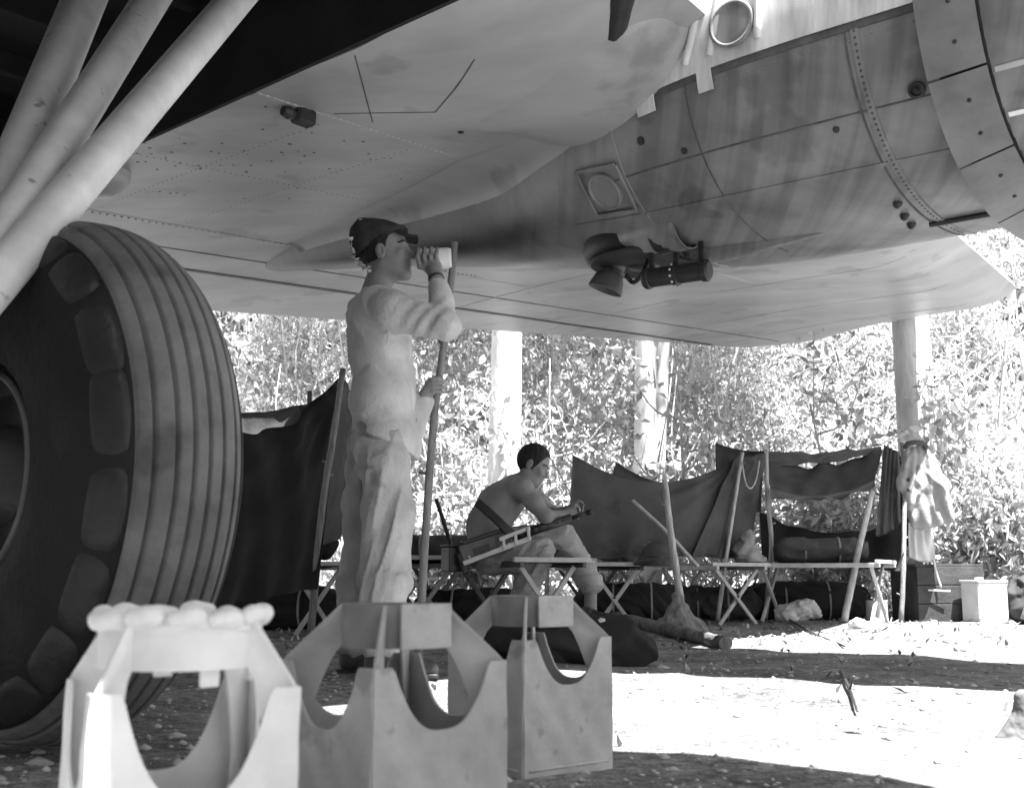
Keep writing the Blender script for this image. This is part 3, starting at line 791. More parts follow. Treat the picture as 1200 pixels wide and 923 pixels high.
put('oil_pipe', *tube(smooth_path([at_z(790, 300, 1.93), at_z(812, 306, 1.88), at_z(838, 300, 1.9), at_z(880, 296, 1.9)], 14), .010, 8), M_soot, nacelle, smooth=True)
# blister scoop with its open mouth facing the nose
cm = at_z(806, 268, 2.0)
P = []
for a in np.linspace(0, 1, 14):
    r = .13 * math.sin(math.pi * (.08 + .42 * a)) ** .8
    cen = cm - FD * .42 * (1 - a) + UP * .03
    P.append([cen + (OD * -math.cos(t) * 1.0 - UP * math.sin(t) * .95) * r for t in np.linspace(-.5, math.pi * .95, 20)])
sc_ = put('blister_scoop', *two_sided(np.array(P), .008), M_nac, nacelle, smooth=True)
put('scoop_mouth', *lathe(cm - FD * .06 + UP * .02, FD, [(.115, -.1), (.115, 0), (.02, .0)], 20), M_dark, sc_)
# low exhaust fairing lip along the belly
P = smooth_path([ncl(-2.95, -.12, 1.945), ncl(-2.5, -.16, 1.925), ncl(-2.0, -.18, 1.925)], 18)
put('exhaust_lip', *tube(P, np.interp(np.linspace(0, 1, 18), [0, .3, 1], [.07, .06, .02]), 14), M_nac, nacelle, smooth=True)
for x, y in ((1052, 238), (1060, 252), (1068, 262)):
    fp, tp_ = nac_at(x, y); put('fuel_cock', *dome(nac(fp, tp_), nac_n(fp, tp_), .022, 1.2), M_dark, nacelle, smooth=True)
P = [nac(f, nac_at(1085, 262)[1], .01) for f in np.linspace(-1.0, -1.8, 10)]
put('belly_slot', *tube(P, .012, 6), M_dark, nacelle)

# ---- inboard nacelle and fuselage: out of the picture, they give the shade bands on the ground
put('inboard_nacelle', *nac_body(np.arange(.5, -1.95, -.15), oc=1.42, n=40), M_nac, bomber, smooth=True)
P = []
for f, r in ((9.0, .25), (8.5, .8), (7.2, 1.15), (5, 1.25), (0, 1.25), (-6, 1.25), (-10, .9), (-13, .4)):
    P.append([W(f, -1.15 + r * .88 * math.cos(t), 2.0 + r * 1.2 * math.sin(t)) for t in np.linspace(0, 2 * math.pi, 40)])
put('fuselage', *gridmesh(np.array(P)), M_paint, bomber, smooth=True)

# ---- main wheel
WC = W(-2.684, 1.364, .628)
R0, HWD, SEC = .628, .207, .305
def tyre_pt(ph, dr=0.0):
    """carcass section: axial offset and radius at section angle ph (-pi/2 .. pi/2)"""
    q = 2 / 2.35
    return (HWD + dr * .6) * math.copysign(abs(math.sin(ph)) ** q, ph), R0 - SEC + (SEC + dr) * max(math.cos(ph), 0) ** q
groove = (-.47, -.27, -.09, .09, .27, .47)
profile = []; tread_i = []
for ph in np.concatenate([np.linspace(-1.57, -.66, 26), np.linspace(-.65, .65, 130), np.linspace(.66, 1.57, 26)]):
    w, r = tyre_pt(ph)
    g = max(math.exp(-((w / HWD - q) / .020) ** 4) for q in groove)
    g2 = .5 * math.exp(-((abs(ph) - .60) / .02) ** 2)
    profile.append((r - .014 * max(g, g2), w)); tread_i.append(abs(ph) < .60)
profile = [(R0 - SEC - .06, -HWD * .93)] + profile + [(R0 - SEC - .06, HWD * .93)]
tread_i = [False] + tread_i + [False]
n_t = 160
v, f = lathe(WC, OD, profile, n_t, closed=False)
V2 = v.copy(); flat = V2[:, 2] < .012; V2[flat, 2] = .012
mi = np.array([0 if tread_i[q // n_t] else 1 for q in range(len(f))])
tyre = put('tyre', V2, np.array(f), None, bomber, smooth=True, mats=[M_tread, M_rub], midx=mi)
# shoulder blocks: a chain of rounded lugs down the near shoulder
nl = 18; rb = np.random.default_rng(12)
x, y, d = frame(OD)
for k in range(nl):
    a0 = 2 * math.pi * (k + .5 + rb.uniform(-.05, .05)) / nl; wj = rb.uniform(.9, 1.08); sk = rb.uniform(-.12, .12)
    P = np.zeros((11, 9, 3))
    for i, q in enumerate(np.linspace(-1, 1, 11)):
        for j, p in enumerate(np.linspace(-1, 1, 9)):
            qq = q * math.sqrt(max(0, 1 - .30 * p * p)); pp = p * math.sqrt(max(0, 1 - .30 * q * q))
            ang = a0 + (qq * wj + sk * pp) * math.pi / nl
            e = max(abs(q), abs(p)); lift = .013 * max(0, 1 - e ** 7) - .004
            w, r = tyre_pt(-.84 + pp * .21, lift)
            P[i, j] = WC + (x * math.cos(ang) + y * math.sin(ang)) * r + d * w
    vv, ff = gridmesh(P)
    if vv[:, 2].min() > .01: put('shoulder_block', vv, ff, M_blk, tyre, smooth=True)
rim = put('wheel_rim', *lathe(WC, OD, [(.27, -.13), (.265, -.155), (.24, -.17), (.22, -.16), (.18, -.12), (.12, -.13), (.10, -.19), (.05, -.20), (.01, -.20)], 48), M_dark, bomber, smooth=True)
put('rim_flange', *lathe(WC, OD, [(.232, -.162), (.242, -.180), (.234, -.190), (.226, -.186), (.228, -.166)], 60, closed=False), M_gunb, rim, smooth=True)
# ---- the undercarriage leg and its two braces
J0 = at_y(-120, 420, 2.5)
def leg(name, a, tops, r0, r1, m=M_strut):
    P = np.array([a + (tops - a) * t for t in np.linspace(0, 1, 16)])
    return put(name, *tube(P, np.linspace(r0, r1, 16), 24), m, bomber, smooth=True)
leg('oleo_leg', at_y(-25, 300, 2.60), at_y(128, -70, 4.0), .056, .074)
leg('drag_brace', at_y(-28, 325, 2.45), at_y(222, -70, 4.1), .050, .060)
leg('side_brace', at_y(-36, 366, 2.35), at_y(336, -70, 4.2), .050, .060)
cl = Clay(J0 - .4, J0 + .4, .014)
cl.lump(J0, (.13, .11, .16), None, .03); cl.limb(J0, J0 + np.array([.02, .12, .25]), .09, .07, .05)
cl.limb(J0, WC - OD * .27, .08, .07, .05)
cl.build('axle_knuckle', M_strut, bomber)
put('axle', *tube([J0, WC - OD * .2], [.07, .07], 16), M_strut, bomber, smooth=True)

# ================================================================== BOMB TAIL FINS
def tail_fin(x, y, yaw, w, h, c, label, mats, ring=False, deep=.50):
    z0 = gz(x, y) + .002
    root = empty('bomb_tail_fin', (x, y, z0), label, 'bomb fin', 'bomb tail fins standing on the ground')
    hb_, hc = h * .76, h * .80          # top of the box, bottom of the collar
    th = .004
    def face_pt(xx, v, k):              # xx metres across, v height
        n = w / 2 + .0016 * math.sin(xx * 31 + k * 2.1 + yaw * 9) * math.sin(v * 27 + k) + .0008 * math.sin(xx * 83 + v * 61 + k)
        a = yaw + k * math.pi / 2
        return np.array([x + xx * math.cos(a) + n * math.sin(a), y + xx * math.sin(a) - n * math.cos(a), z0 + v])
    for k in range(4):
        # side sheet of the box, its upper edge cut down in a deep U
        xs_ = np.linspace(-w / 2, w / 2, 41) * .996
        P = np.zeros((len(xs_), 14, 3))
        for i, xx in enumerate(xs_):
            t = h * (deep + (.76 - deep) * min(1, abs(xx) / (w * .36)) ** 2.8)
            for j, vv in enumerate(np.linspace(0, t, 14)): P[i, j] = face_pt(xx, vv, k)
        pl = put('fin_plate', *two_sided(P, th), mats[0], root, smooth=False)
        for q in (-1, 1):
            put('weld_spot', *dome(face_pt(q * w * .40, h * .12, k), np.array([math.sin(yaw + k * math.pi / 2), -math.cos(yaw + k * math.pi / 2), 0]), .006, .4), mats[0], pl, smooth=True)
        # diagonal vane from the collar corner out to the box corner
        a2 = yaw + k * math.pi / 2 + math.pi / 4; dg = np.array([math.cos(a2), math.sin(a2), 0]); wd, cd_ = w * .707 - .003, c * .707
        vs = np.linspace(0, 1, 30) * h * .995; P = np.zeros((len(vs), 8, 3))
        for i, vv in enumerate(vs):
            out = wd if vv <= hb_ else wd + (cd_ - wd) * (vv - hb_) / (h - hb_)
            inn = cd_ * .97 if vv > h * .82 else min(wd * .9, cd_ + (wd * .78 - cd_) * min(1, (h * .82 - vv) / (h * .35)) ** .7)
            inn = min(inn, out - .002)
            for j, q in enumerate(np.linspace(0, 1, 8)): P[i, j] = np.array([x, y, z0 + vv]) + dg * (inn + (out - inn) * q) + np.cross(dg, UP) * .0012 * math.sin(vv * 40 + q * 5 + k)
        put('vane', *two_sided(P, th), mats[0], root, smooth=False)
        # folded stiffening bead and two spot-weld dimples
        b = [face_pt((-.45 + .9 * q) * w, h * .05, k) for q in np.linspace(0, 1, 6)]
        put('edge_bead', *tube(b, .004, 6), mats[0], pl, smooth=True)
        # collar facet
        a = yaw + k * math.pi / 2
        e1 = np.array([math.cos(a), math.sin(a), 0]); e2 = np.array([math.sin(a), -math.cos(a), 0])
        C = np.array([x, y, z0])
        if k == 0 and not ring:
            put('collar_tab', *box(C + e2 * (c * .69 + .002) + e1 * c * .02 + UP * (h - .032), e1 * (c * .42), e2 * .0025, UP * .033, .002), mats[0], root)
    rc = c * .69
    put('collar', *lathe(np.array([x, y, z0]), UP, [(rc, h - .064), (rc + .001, h - .03), (rc, h - .001), (rc - .005, h), (rc - .006, h - .03), (rc - .006, h - .064), (rc, h - .064)], 40, closed=False), mats[-1], root, smooth=True)
    if ring:                            # knotted cord round the collar rim, sunlit brightness put into its white
        rr = np.random.default_rng(5)
        for k in range(13):
            a = 2 * math.pi * k / 13 + .2; r_ = c * .5 * 1.38
            p = np.array([x + math.cos(a) * r_, y + math.sin(a) * r_, z0 + h - .006 + rr.uniform(-.006, .004)])
            cl = Clay(p - .05, p + .05, .004)
            tn = np.array([-math.sin(a), math.cos(a), 0])
            cl.limb(p - tn * .014, p + tn * .014, rr.uniform(.009, .013), rr.uniform(.009, .013), .01)
            cl.lump(p + tn * .004 + UP * .004, (.014, .014, .010), None, .008)
            cl.build('cord_knot', M_finr, root)
        P = [np.array([x + math.cos(a) * c * .66, y + math.sin(a) * c * .66, z0 + h - .014 + .003 * math.sin(5 * a)]) for a in np.linspace(0, 2 * math.pi, 40)]
        put('cord_ring', *tube(P, .008, 8), M_finr, root, smooth=True)
        for a in (.4, 2.1, 3.9, 5.4):
            p = np.array([x + math.cos(a) * c * .60, y + math.sin(a) * c * .60, z0 + h - .05])
            put('bright_clip', *box(p, np.array([-math.sin(a), math.cos(a), 0]) * .012, np.array([math.cos(a), math.sin(a), 0]) * .003, UP * .034, .002), M_finr, root)
    return root
tail_fin(-.408, 1.45, math.radians(27), .232, .352, .140, 'bomb tail fin coloured bright as if sunlit, knotted cord round its collar, nearest the wheel', [M_finsun], True, .42)
tail_fin(-.182, 1.80, math.radians(42), .245, .352, .112, 'grey bomb tail fin in the middle of the three foreground fins', [M_fin, M_finc])
tail_fin(.038, 2.56, math.radians(40), .250, .362, .118, 'grey bomb tail fin farthest right, with sunlit ground behind it', [M_fin, M_finc])

# ================================================================== PEOPLE
def head(cl, c, fwd, up, s=1.0):
    """skull, jaw, brow, nose, lips, ears; returns local axes"""
    fwd = unit(fwd); up = unit(up - fwd * (up @ fwd)); lf = np.cross(up, fwd)
    R = np.stack([fwd, lf, up], 1)
    def q(a, b, d): return c + R @ (np.array([a, b, d]) * s)
    cl.lump(q(-.012, 0, .030), np.array([.102, .078, .100]) * s, R, .02)
    cl.lump(q(.028, 0, -.045), np.array([.066, .060, .080]) * s, R, .03)
    cl.limb(q(.072, -.012, -.103), q(.072, .012, -.103), .019 * s, .019 * s, .025)
    cl.limb(q(-.02, -.052, -.06), q(.06, -.025, -.10), .018 * s, .016 * s, .025); cl.limb(q(-.02, .052, -.06), q(.06, .025, -.10), .018 * s, .016 * s, .025)
    cl.limb(q(.080, -.034, .022), q(.080, .034, .022), .012 * s, .012 * s, .012)
    for e in (-1, 1):
        cl.lump(q(.094, e * .032, .004), np.array([.014, .017, .012]) * s, R, .008, '-')
        cl.lump(q(.078, e * .032, .003), np.array([.012, .014, .011]) * s, R, .004)
        cl.limb(q(.066, e * .050, -.018), q(.074, e * .040, -.030), .016 * s, .012 * s, .02)
        cl.lump(q(-.010, e * .084, -.010), np.array([.022, .012, .036]) * s, np.stack([unit(R[:, 0] + R[:, 1] * e * -.25), R[:, 1], R[:, 2]], 1), .005)
        cl.lump(q(-.004, e * .097, -.006), np.array([.011, .008, .022]) * s, R, .003, '-')
    cl.limb(q(.088, 0, .010), q(.112, 0, -.032), .009 * s, .012 * s, .010)
    cl.limb(q(.098, -.012, -.036), q(.098, .012, -.036), .009 * s, .009 * s, .008)
    cl.limb(q(.090, -.017, -.060), q(.090, .017, -.060), .007 * s, .007 * s, .008)
    cl.limb(q(.088, -.015, -.073), q(.088, .015, -.073), .007 * s, .007 * s, .007)
    cl.limb(q(.104, -.02, -.0665), q(.104, .02, -.0665), .004 * s, .004 * s, .002, '-')
    return R, q
def hair_cap(parent, c, R, q, s, m, low_back=-.05, front=.045, grow=.010):
    lo = c - .17; hi = c + .17
    cl = Clay(lo, hi, .005)
    cl.lump(q(-.014, 0, .034), (np.array([.102, .080, .100]) + grow) * s, R, .01)
    cl.cut(q(-.045, 0, low_back), unit(R[:, 0] * .50 - R[:, 2] * .87))
    cl.cut(q(front, 0, .055), unit(R[:, 0] * .92 - R[:, 2] * .38))
    cl.ripple(lambda P: .003 * np.sin(P[:, 0] * 210 + 4 * np.sin(P[:, 2] * 90)) * np.sin(P[:, 1] * 170 + P[:, 2] * 120))
    return cl.build('hair', m, parent)
def fingers(cl, base, tips, mids, r=.0088):
    for b, m_, t in zip(base, mids, tips): cl.chain([b, m_, t], [r * 1.1, r, r * .85], .004)

# ---- standing man drinking
YM = 4.72
def J(x, y, d=0.0): return at_y(x, y, YM + d)
PB = np.array([J(430, 785)[0], YM, 0.0]); PB[2] = gz(PB[0], PB[1])
man = empty('person', PB, 'standing man in pale shirt, trousers and dark cap drinking from a cup', 'person', 'people in the camp')
cl = Clay(PB + [-.35, -.5, -.02], PB + [.55, .5, 1.98], .006)
hc_ = J(453, 297)
R, q = head(cl, hc_, np.array([.97, -.10, .14]), np.array([-.14, 0, 1.]), 1.0)
cl.limb(J(448, 318, 0), J(437, 352, 0), .056, .062, .03)
cl.lump(J(446, 395), (.105, .165, .16), None, .05); cl.lump(J(447, 455), (.095, .14, .14), None, .05); cl.lump(J(444, 505), (.105, .155, .11), None, .05)
shR, elR, wrR = J(460, 366, -.19), J(521, 379, -.235), J(511, 326, -.12)
cl.chain([J(440, 358, -.08), shR, elR, wrR], [.06, .056, .042, .028], .03)
shL, elL, wrL = J(452, 366, .19), J(480, 505, .24), J(499, 462, .26)
cl.chain([J(440, 358, .08), shL, elL, wrL], [.06, .054, .04, .027], .03)
kneeR, ankR = J(455, 640, -.10), J(447, 757, -.10)
kneeL, ankL = J(428, 640, .11), J(417, 752, .13)
cl.chain([J(446, 515, -.09), kneeR, ankR], [.088, .058, .040], .03); cl.chain([J(440, 515, .09), kneeL, ankL], [.088, .058, .040], .03)
for a, d in ((ankR, -.10), (ankL, .13)):
    g = np.array([a[0], a[1], PB[2] + .045]); cl.chain([a, g, g + [.14, 0, -.012], g + [.19, 0, -.018]], [.04, .04, .032, .024], .02)
# right hand closed round the cup, thumb on the far side
cupA, cupB = J(490, 304, -.035), J(529, 302, -.035)
ax = unit(cupB - cupA)
palm = J(507, 313, -.085)
cl.chain([wrR, J(509, 318, -.10), palm], [.027, .030, .028], .015)
cl.lump(palm, (.036, .020, .040), None, .012)
bs, ms, ts = [], [], []
for k, xx in enumerate((489, 496.5, 504, 511)):
    bs.append(J(xx + 3, 313 - k * .5, -.092)); ms.append(J(xx, 300, -.100)); ts.append(J(xx + 1.5, 290 + abs(k - 1.5) * 1.0, -.055))
for b, m_, t in zip(bs, ms, ts): cl.limb(palm, b, .018, .0115, .012)
fingers(cl, bs, ts, ms, .0098)
cl.chain([J(511, 316, -.05), J(515, 306, .005), J(512, 296, .012)], [.013, .011, .009], .006)
# left hand gripping the pole
fl = J(505, 453, .27); pole_p = J(512, 452, .28)
cl.chain([wrL, fl], [.026, .030], .015); cl.lump(fl, (.026, .034, .042), None, .012)
for k in range(4):
    zz = .030 - .020 * k
    cl.chain([fl + [.008, -.030, zz], pole_p + [.004, -.034, zz], pole_p + [.022, -.012, zz]], [.0105, .0095, .0085], .004)
cl.chain([fl + [-.005, .02, .03], pole_p + [.0, .03, .045], pole_p + [.02, .012, .05]], [.012, .011, .009], .005)
body = cl.build('body', M_skin, man)
# shirt
def folds(amp, ks, seed, vert=0.0):
    """cloth creases: narrow ridges running slantwise (vert -> downwards), coming and going over the surface"""
    r = np.random.default_rng(seed)
    D = []
    for _ in range(8):
        d = np.array([r.uniform(-1, 1), r.uniform(-1, 1), r.choice([-1, 1]) * r.uniform(.5, 1.2) * (1 - vert)])
        D.append((unit(d), r.uniform(.6, 1.5) * ks, r.uniform(0, 6.28), unit(r.normal(size=3)), r.uniform(5, 12), r.uniform(0, 6.28), r.choice([-1, 1, -1])))
    def fn(P):
        a = 0
        for d, k, ph, e, k2, p2, sg in D:
            s_ = np.sin(P @ d * k + ph + .9 * np.sin(P @ e * 8 + ph))
            m_ = np.clip(np.sin(P @ e * k2 + p2) * 1.6 - .5, 0, 1)
            a = a + sg * m_ * (1 - np.abs(s_)) ** 1.7
        return amp * np.clip(a, -1.3, 1.3)
    return fn
cl = Clay(PB + [-.35, -.5, .55], PB + [.50, .5, 1.70], .007)
cl.lump(J(441, 378), (.116, .178, .13), None, .05)
cl.lump(J(447, 410), (.128, .178, .19), None, .05); cl.lump(J(449, 465), (.136, .172, .17), None, .05)
cl.lump(J(452, 520), (.150, .184, .16), None, .05)
cl.limb(J(441, 352), J(437, 362), .072, .10, .04)
cl.chain([J(444, 364, -.10), shR, elR + [.0, 0, -.012]], [.096, .078, .057], .035)
cl.chain([elR + [.0, 0, -.008], J(514, 338, -.155)], [.054, .043], .02)
cl.chain([J(444, 364, .10), shL, elL, J(497, 470, .258)], [.095, .078, .056, .042], .035)
# collar and opening
cl.limb(J(446, 342, -.07), J(462, 366, -.085), .018, .014, .012); cl.limb(J(430, 346, -.05), J(446, 342, -.07), .016, .018, .012)
cl.ripple(folds(.010, 30, 8, .45))
cl.ripple(lambda P: .0045 * np.sin((P[:, 2] - P[:, 0] * 1.2) * 75 + 2 * np.sin(P[:, 1] * 20)) * np.exp(-((P[:, 0] - elR[0] + .05) ** 2 + (P[:, 2] - elR[2]) ** 2) / .012))
cl.limb(J(452, 335), J(440, 352), .066, .064, .01, '-')
hp = J(455, 524); cl.cut(hp, unit(np.array([-.42, -.05, -1.0])))
shirt = cl.build('shirt', M_shirt, man)
P = smooth_path([J(434, 350, -.10), J(450, 352, -.125), J(460, 364, -.14)], 8)
put('collar', *ribbon(P, .035, .006, np.array([0, -1., .15])), M_shirt, shirt)
P = smooth_path([J(453, 362, -.195), J(455, 385, -.215), J(453, 402, -.20)], 8)
put('armhole_seam', *ribbon(P, .010, .004, np.array([0, -1., 0])), M_shirt, shirt)
for yy in (385, 420, 455, 492): put('button', *dome(J(488, yy, -.02) + [.0, 0, 0], np.array([1., -.3, 0]), .007), M_cloth, shirt)
put('wrist_strap', *lathe(J(511, 327, -.122), unit(palm - wrR), [(.033, -.006), (.034, 0), (.033, .006)], 20), M_dark, man)
# trousers
cl = Clay(PB + [-.35, -.4, .02], PB + [.45, .4, 1.05], .007)
cl.lump(J(444, 512), (.112, .158, .14), None, .05)
cl.chain([J(449, 528, -.085), J(454, 600, -.10), J(452, 680, -.10), J(447, 752, -.10)], [.108, .098, .090, .082], .04)
cl.chain([J(436, 528, .085), J(428, 600, .11), J(423, 680, .12), J(417, 750, .13)], [.104, .092, .086, .080], .03)
cl.ripple(folds(.012, 32, 11, .75))
cl.ripple(lambda P: .007 * np.sin(P[:, 2] * 70 + 9 * P[:, 0] + 2.5 * np.sin(P[:, 1] * 18)) * np.clip((.42 - P[:, 2]) / .2, 0, 1))
cl.build('trousers', M_trou, man)
for a, nm in ((ankR, 'boot'), (ankL, 'boot')):
    g = np.array([a[0] - .01, a[1], PB[2] + .05])
    cl = Clay(g + [-.12, -.1, -.06], g + [.32, .1, .2], .006)
    cl.chain([g + [0, 0, .10], g, g + [.13, 0, -.010], g + [.20, 0, -.018]], [.055, .052, .048, .036], .02)
    cl.cut(g + [0, 0, -.047], np.array([0, 0, -1.]))
    bt = cl.build(nm, M_boot, man)
    put('sole', *box(g + [.085, 0, -.042], np.array([.15, 0, 0]), np.array([0, .045, 0]), np.array([0, 0, .009]), .006), M_dark, bt)
hair_cap(man, hc_, R, q, 1.0, M_hair, -.080, .030, .007)
def brows(parent, q):
    for e in (-1, 1):
        put('eyebrow', *tube(smooth_path([q(.090, e * .014, .022), q(.087, e * .036, .030), q(.066, e * .060, .022)], 8), np.linspace(.0048, .003, 8), 6), M_hair, parent, smooth=True)
        put('eye', *tube([q(.0865, e * .026, .003), q(.079, e * .044, .002)], [.0042, .0036], 8), M_hair, parent, smooth=True)
brows(man, q)
# cap pushed back: soft crown, band and peak; pale leaf trimmings along its back edge
cl = Clay(hc_ - .22, hc_ + .24, .006)
cl.lump(q(-.040, 0, .085), (.098, .093, .066), R, .02); cl.lump(q(-.082, 0, .050), (.062, .090, .115), R, .04); cl.lump(q(.02, 0, .080), (.085, .086, .040), R, .03)
cl.cut(q(-.05, 0, .028), unit(-R[:, 2] + R[:, 0] * .40))
cl.ripple(folds(.006, 60, 2))
cap = cl.build('cap', M_cap, man)
P = np.array([[q(.062 + .080 * t * math.cos(a * .55), .078 * math.sin(a) * (1 - .12 * t), .066 - .012 * t - .016 * abs(math.sin(a)) * t) for a in np.linspace(-1.35, 1.35, 15)] for t in np.linspace(0, 1, 7)])
put('cap_peak', *two_sided(P, .006), M_cap, cap, smooth=True)
rr = np.random.default_rng(9); C = []
for k in range(120):
    t = rr.uniform(0, 1); a = rr.uniform(-1, 1)
    C.append(q(-.062 - .075 * math.sin(math.pi * min(1, t * 1.05)) + rr.normal() * .006, a * .08 - .012, .155 - .25 * t + rr.normal() * .008) + R[:, 1] * 0)
C = np.array(C); v, f = leaf_cloud(C, .022, .014, rr)
tag(put('leaf_trim', v, f, M_litter, cap, tone=tones(len(C), rr, 1.2, 2.6)), 'pale leafy trimming along the back of the cap', kind='stuff')
# the cup
cx, cy_, cd = frame(ax)
cup = put('drinking_cup', *lathe(cupA, ax, [(.045, 0), (.047, .004), (.044, .012), (.043, (cupB - cupA) @ ax - .01), (.038, (cupB - cupA) @ ax), (.01, (cupB - cupA) @ ax - .002)], 28, closed=False), M_cup, base=cupA, smooth=True)
tag(cup, 'shiny tin cup raised to the standing man\'s mouth', 'cup')
put('cup_handle', *tube(smooth_path([cupA + ax * .02 + np.array([0, .045, 0]), cupA + ax * .03 + np.array([0, .075, -.01]), cupA + ax * .08 + np.array([0, .075, -.01]), cupA + ax * .09 + np.array([0, .044, 0])], 12), .004, 6), M_cup, cup, smooth=True)

# ---- seated man, bare backed
YS = 7.35
def K(x, y, d=0.0): return at_y(x, y, YS + d)
SB = np.array([K(600, 650)[0], YS, 0.0]); SB[2] = gz(SB[0], SB[1])
sit = empty('person', SB, 'bare-backed seated man with dark hair bending over a machine gun', 'person', 'people in the camp')
cl = Clay(SB + [-.5, -.45, -.02], SB + [.75, .5, 1.42], .0065)
hc2 = K(625, 545)
R2, q2 = head(cl, hc2, np.array([.86, -.16, -.42]), np.array([.42, 0, .9]), 1.0)
cl.limb(K(618, 560), K(604, 574), .055, .066, .03)
cl.chain([K(601, 578, 0), K(584, 592, 0), K(572, 615, 0), K(572, 638, 0)], [.115, .125, .125, .13], .06)
for d in (-.10, .10):
    cl.limb(K(603, 576, d), K(580, 596, d * .9), .085, .085, .05); cl.limb(K(580, 596, d), K(572, 638, d * .9), .085, .09, .05)
s1_, e1_, w1_ = K(612, 572, -.19), K(640, 606, -.24), K(660, 603, -.12)
s2_, e2_, w2_ = K(616, 572, .17), K(648, 602, .22), K(664, 598, .06)
cl.chain([K(602, 574, -.08), s1_, (s1_ + e1_) / 2, e1_, w1_], [.07, .064, .052, .042, .030], .035)
cl.chain([K(606, 574, .08), s2_, (s2_ + e2_) / 2, e2_, w2_], [.07, .062, .050, .040, .029], .035)
for w_, sg in ((w1_, -1), (w2_, 1)):
    h0 = w_ + np.array([.045, -sg * .02, .012]); cl.limb(w_, h0, .028, .030, .015); cl.lump(h0, (.040, .022, .034), None, .012)
    for k in range(4):
        b = h0 + [.022 - .004 * k, sg * .008, .026 - .018 * k]
        cl.chain([b, b + [.030, -sg * .002, .004], b + [.040, -sg * .024, -.004]], [.0105, .0098, .0085], .004)
    cl.chain([h0 + [0, 0, .024], h0 + [.028, -sg * .01, .044], h0 + [.05, -sg * .016, .040]], [.012, .011, .009], .005)
kn1, an1 = K(632, 648, -.16), K(612, 708, -.17)
kn2, an2 = K(656, 628, .14), K(692, 690, .10)
cl.chain([K(576, 645, -.10), kn1, an1], [.09, .062, .042], .03); cl.chain([K(580, 643, .10), kn2, an2], [.09, .060, .042], .03)
for a in (an1, an2):
    g = np.array([a[0], a[1], SB[2] + .045]); cl.chain([a, g, g + [.14, -.03, -.01], g + [.19, -.04, -.018]], [.04, .04, .032, .024], .02)
cl.lump(K(590, 586, -.155), (.05, .03, .075), None, .03)             # shoulder blade
cl.chain([K(600, 560, -.01), K(578, 583, 0), K(560, 612, 0)], [.012, .012, .012], .02)
cl.build('body', M_skin, sit)
hair_cap(sit, hc2, R2, q2, 1.0, M_hair, -.080, .055, .008)
brows(sit, q2)
cl = Clay(SB + [-.45, -.45, .02], SB + [.75, .5, .72], .007)
cl.lump(K(572, 646), (.15, .185, .11), None, .05)
cl.chain([K(576, 648, -.10), K(606, 648, -.14), kn1 + [0, 0, .0]], [.125, .108, .088], .04)
cl.chain([kn1, an1 + [0, 0, .03]], [.086, .074], .03)
cl.chain([K(580, 645, .10), K(620, 635, .13), kn2], [.12, .104, .090], .04)
cl.chain([kn2, an2 + [0, 0, .04]], [.088, .078], .03)
cl.ripple(folds(.012, 40, 21, .3))
cl.build('trousers', M_trou2, sit)
for a in (an1, an2):
    g = np.array([a[0] - .01, a[1], SB[2] + .05])
    cl = Clay(g + [-.12, -.15, -.06], g + [.32, .12, .2], .007)
    cl.chain([g + [0, 0, .10], g, g + [.13, -.03, -.010], g + [.20, -.04, -.018]], [.056, .052, .048, .036], .02)
    cl.cut(g + [0, 0, -.047], np.array([0, 0, -1.]))
    cl.build('boot', M_boot, sit)
P = smooth_path([K(561, 640, -.13), K(572, 641, -.19), K(586, 640, -.19)], 8)
put('belt', *ribbon(P, .035, .006, np.array([0, -1., .1])), M_dark, sit)

# ---- machine gun across his lap, and the ammunition box beside him
ga, gb = K(538, 650, -.34), K(690, 600, -.20)
gd = unit(gb - ga); gs = unit(np.cross(gd, UP)); gu = np.cross(gs, gd); GL = np.linalg.norm(gb - ga)
gun = empty('machine_gun', K(590, 640, -.3), 'dark machine gun with pale cradle lying across the seated man\'s lap', 'gun')
def gp(t, u=0.0, s=0.0): return ga + gd * GL * t + gu * u + gs * s
rec = put('receiver', *box(gp(.20, -.010), gd * GL * .19, gs * .035, gu * .062, .008), M_gunb, gun)
put('top_cover', *box(gp(.21, .062), gd * GL * .17, gs * .032, gu * .012, .006), M_gun, rec)
put('side_plate', *box(gp(.16, -.015, .038), gd * .05, gs * .004, gu * .026, .003), M_gun, rec)
for t in (.06, .30, .36): put('bolt_head', *dome(gp(t, -.03, .036), gs, .010), M_gunl, rec)
put('grip', *box(gp(.01, -.055), gd * .022, gs * .018, gu * .065, .008), M_gun, gun)
jk = put('barrel_jacket', *tube([gp(.42, .0), gp(.86, .0)], .029, 16), M_gun, gun, smooth=True)
for k in range(7):
    put('cooling_hole', *lathe(gp(.47 + .055 * k, .0, .026), gs, [(.011, -.004), (.011, .005), (.004, .005)], 10), M_dark, jk)
put('barrel', *tube([gp(.86), gp(1.0)], .013, 10), M_gun, gun, smooth=True)
put('muzzle', *tube([gp(.985), gp(1.03)], .019, 10), M_gun, gun, smooth=True)
put('front_sight', *box(gp(.93, .03), gd * .006, gs * .004, gu * .022, .001), M_gun, gun)
c0 = K(543, 660, -.40); c1 = K(622, 630, -.38); cdv = unit(c1 - c0)
put('cradle_rail', *bar(c0, c1, .02, .028), M_gunl, gun)
put('cradle_rail', *bar(K(585, 632, -.40), K(621, 618, -.38), .02, .024), M_gunl, gun)
for x, y0, y1 in ((590, 632, 644), (604, 626, 638), (619, 617, 632)):
    put('cradle_post', *bar(K(x, y0, -.395), K(x + 1, y1, -.395), .018, .022, np.array([0, 1., 0])), M_gunl, gun)
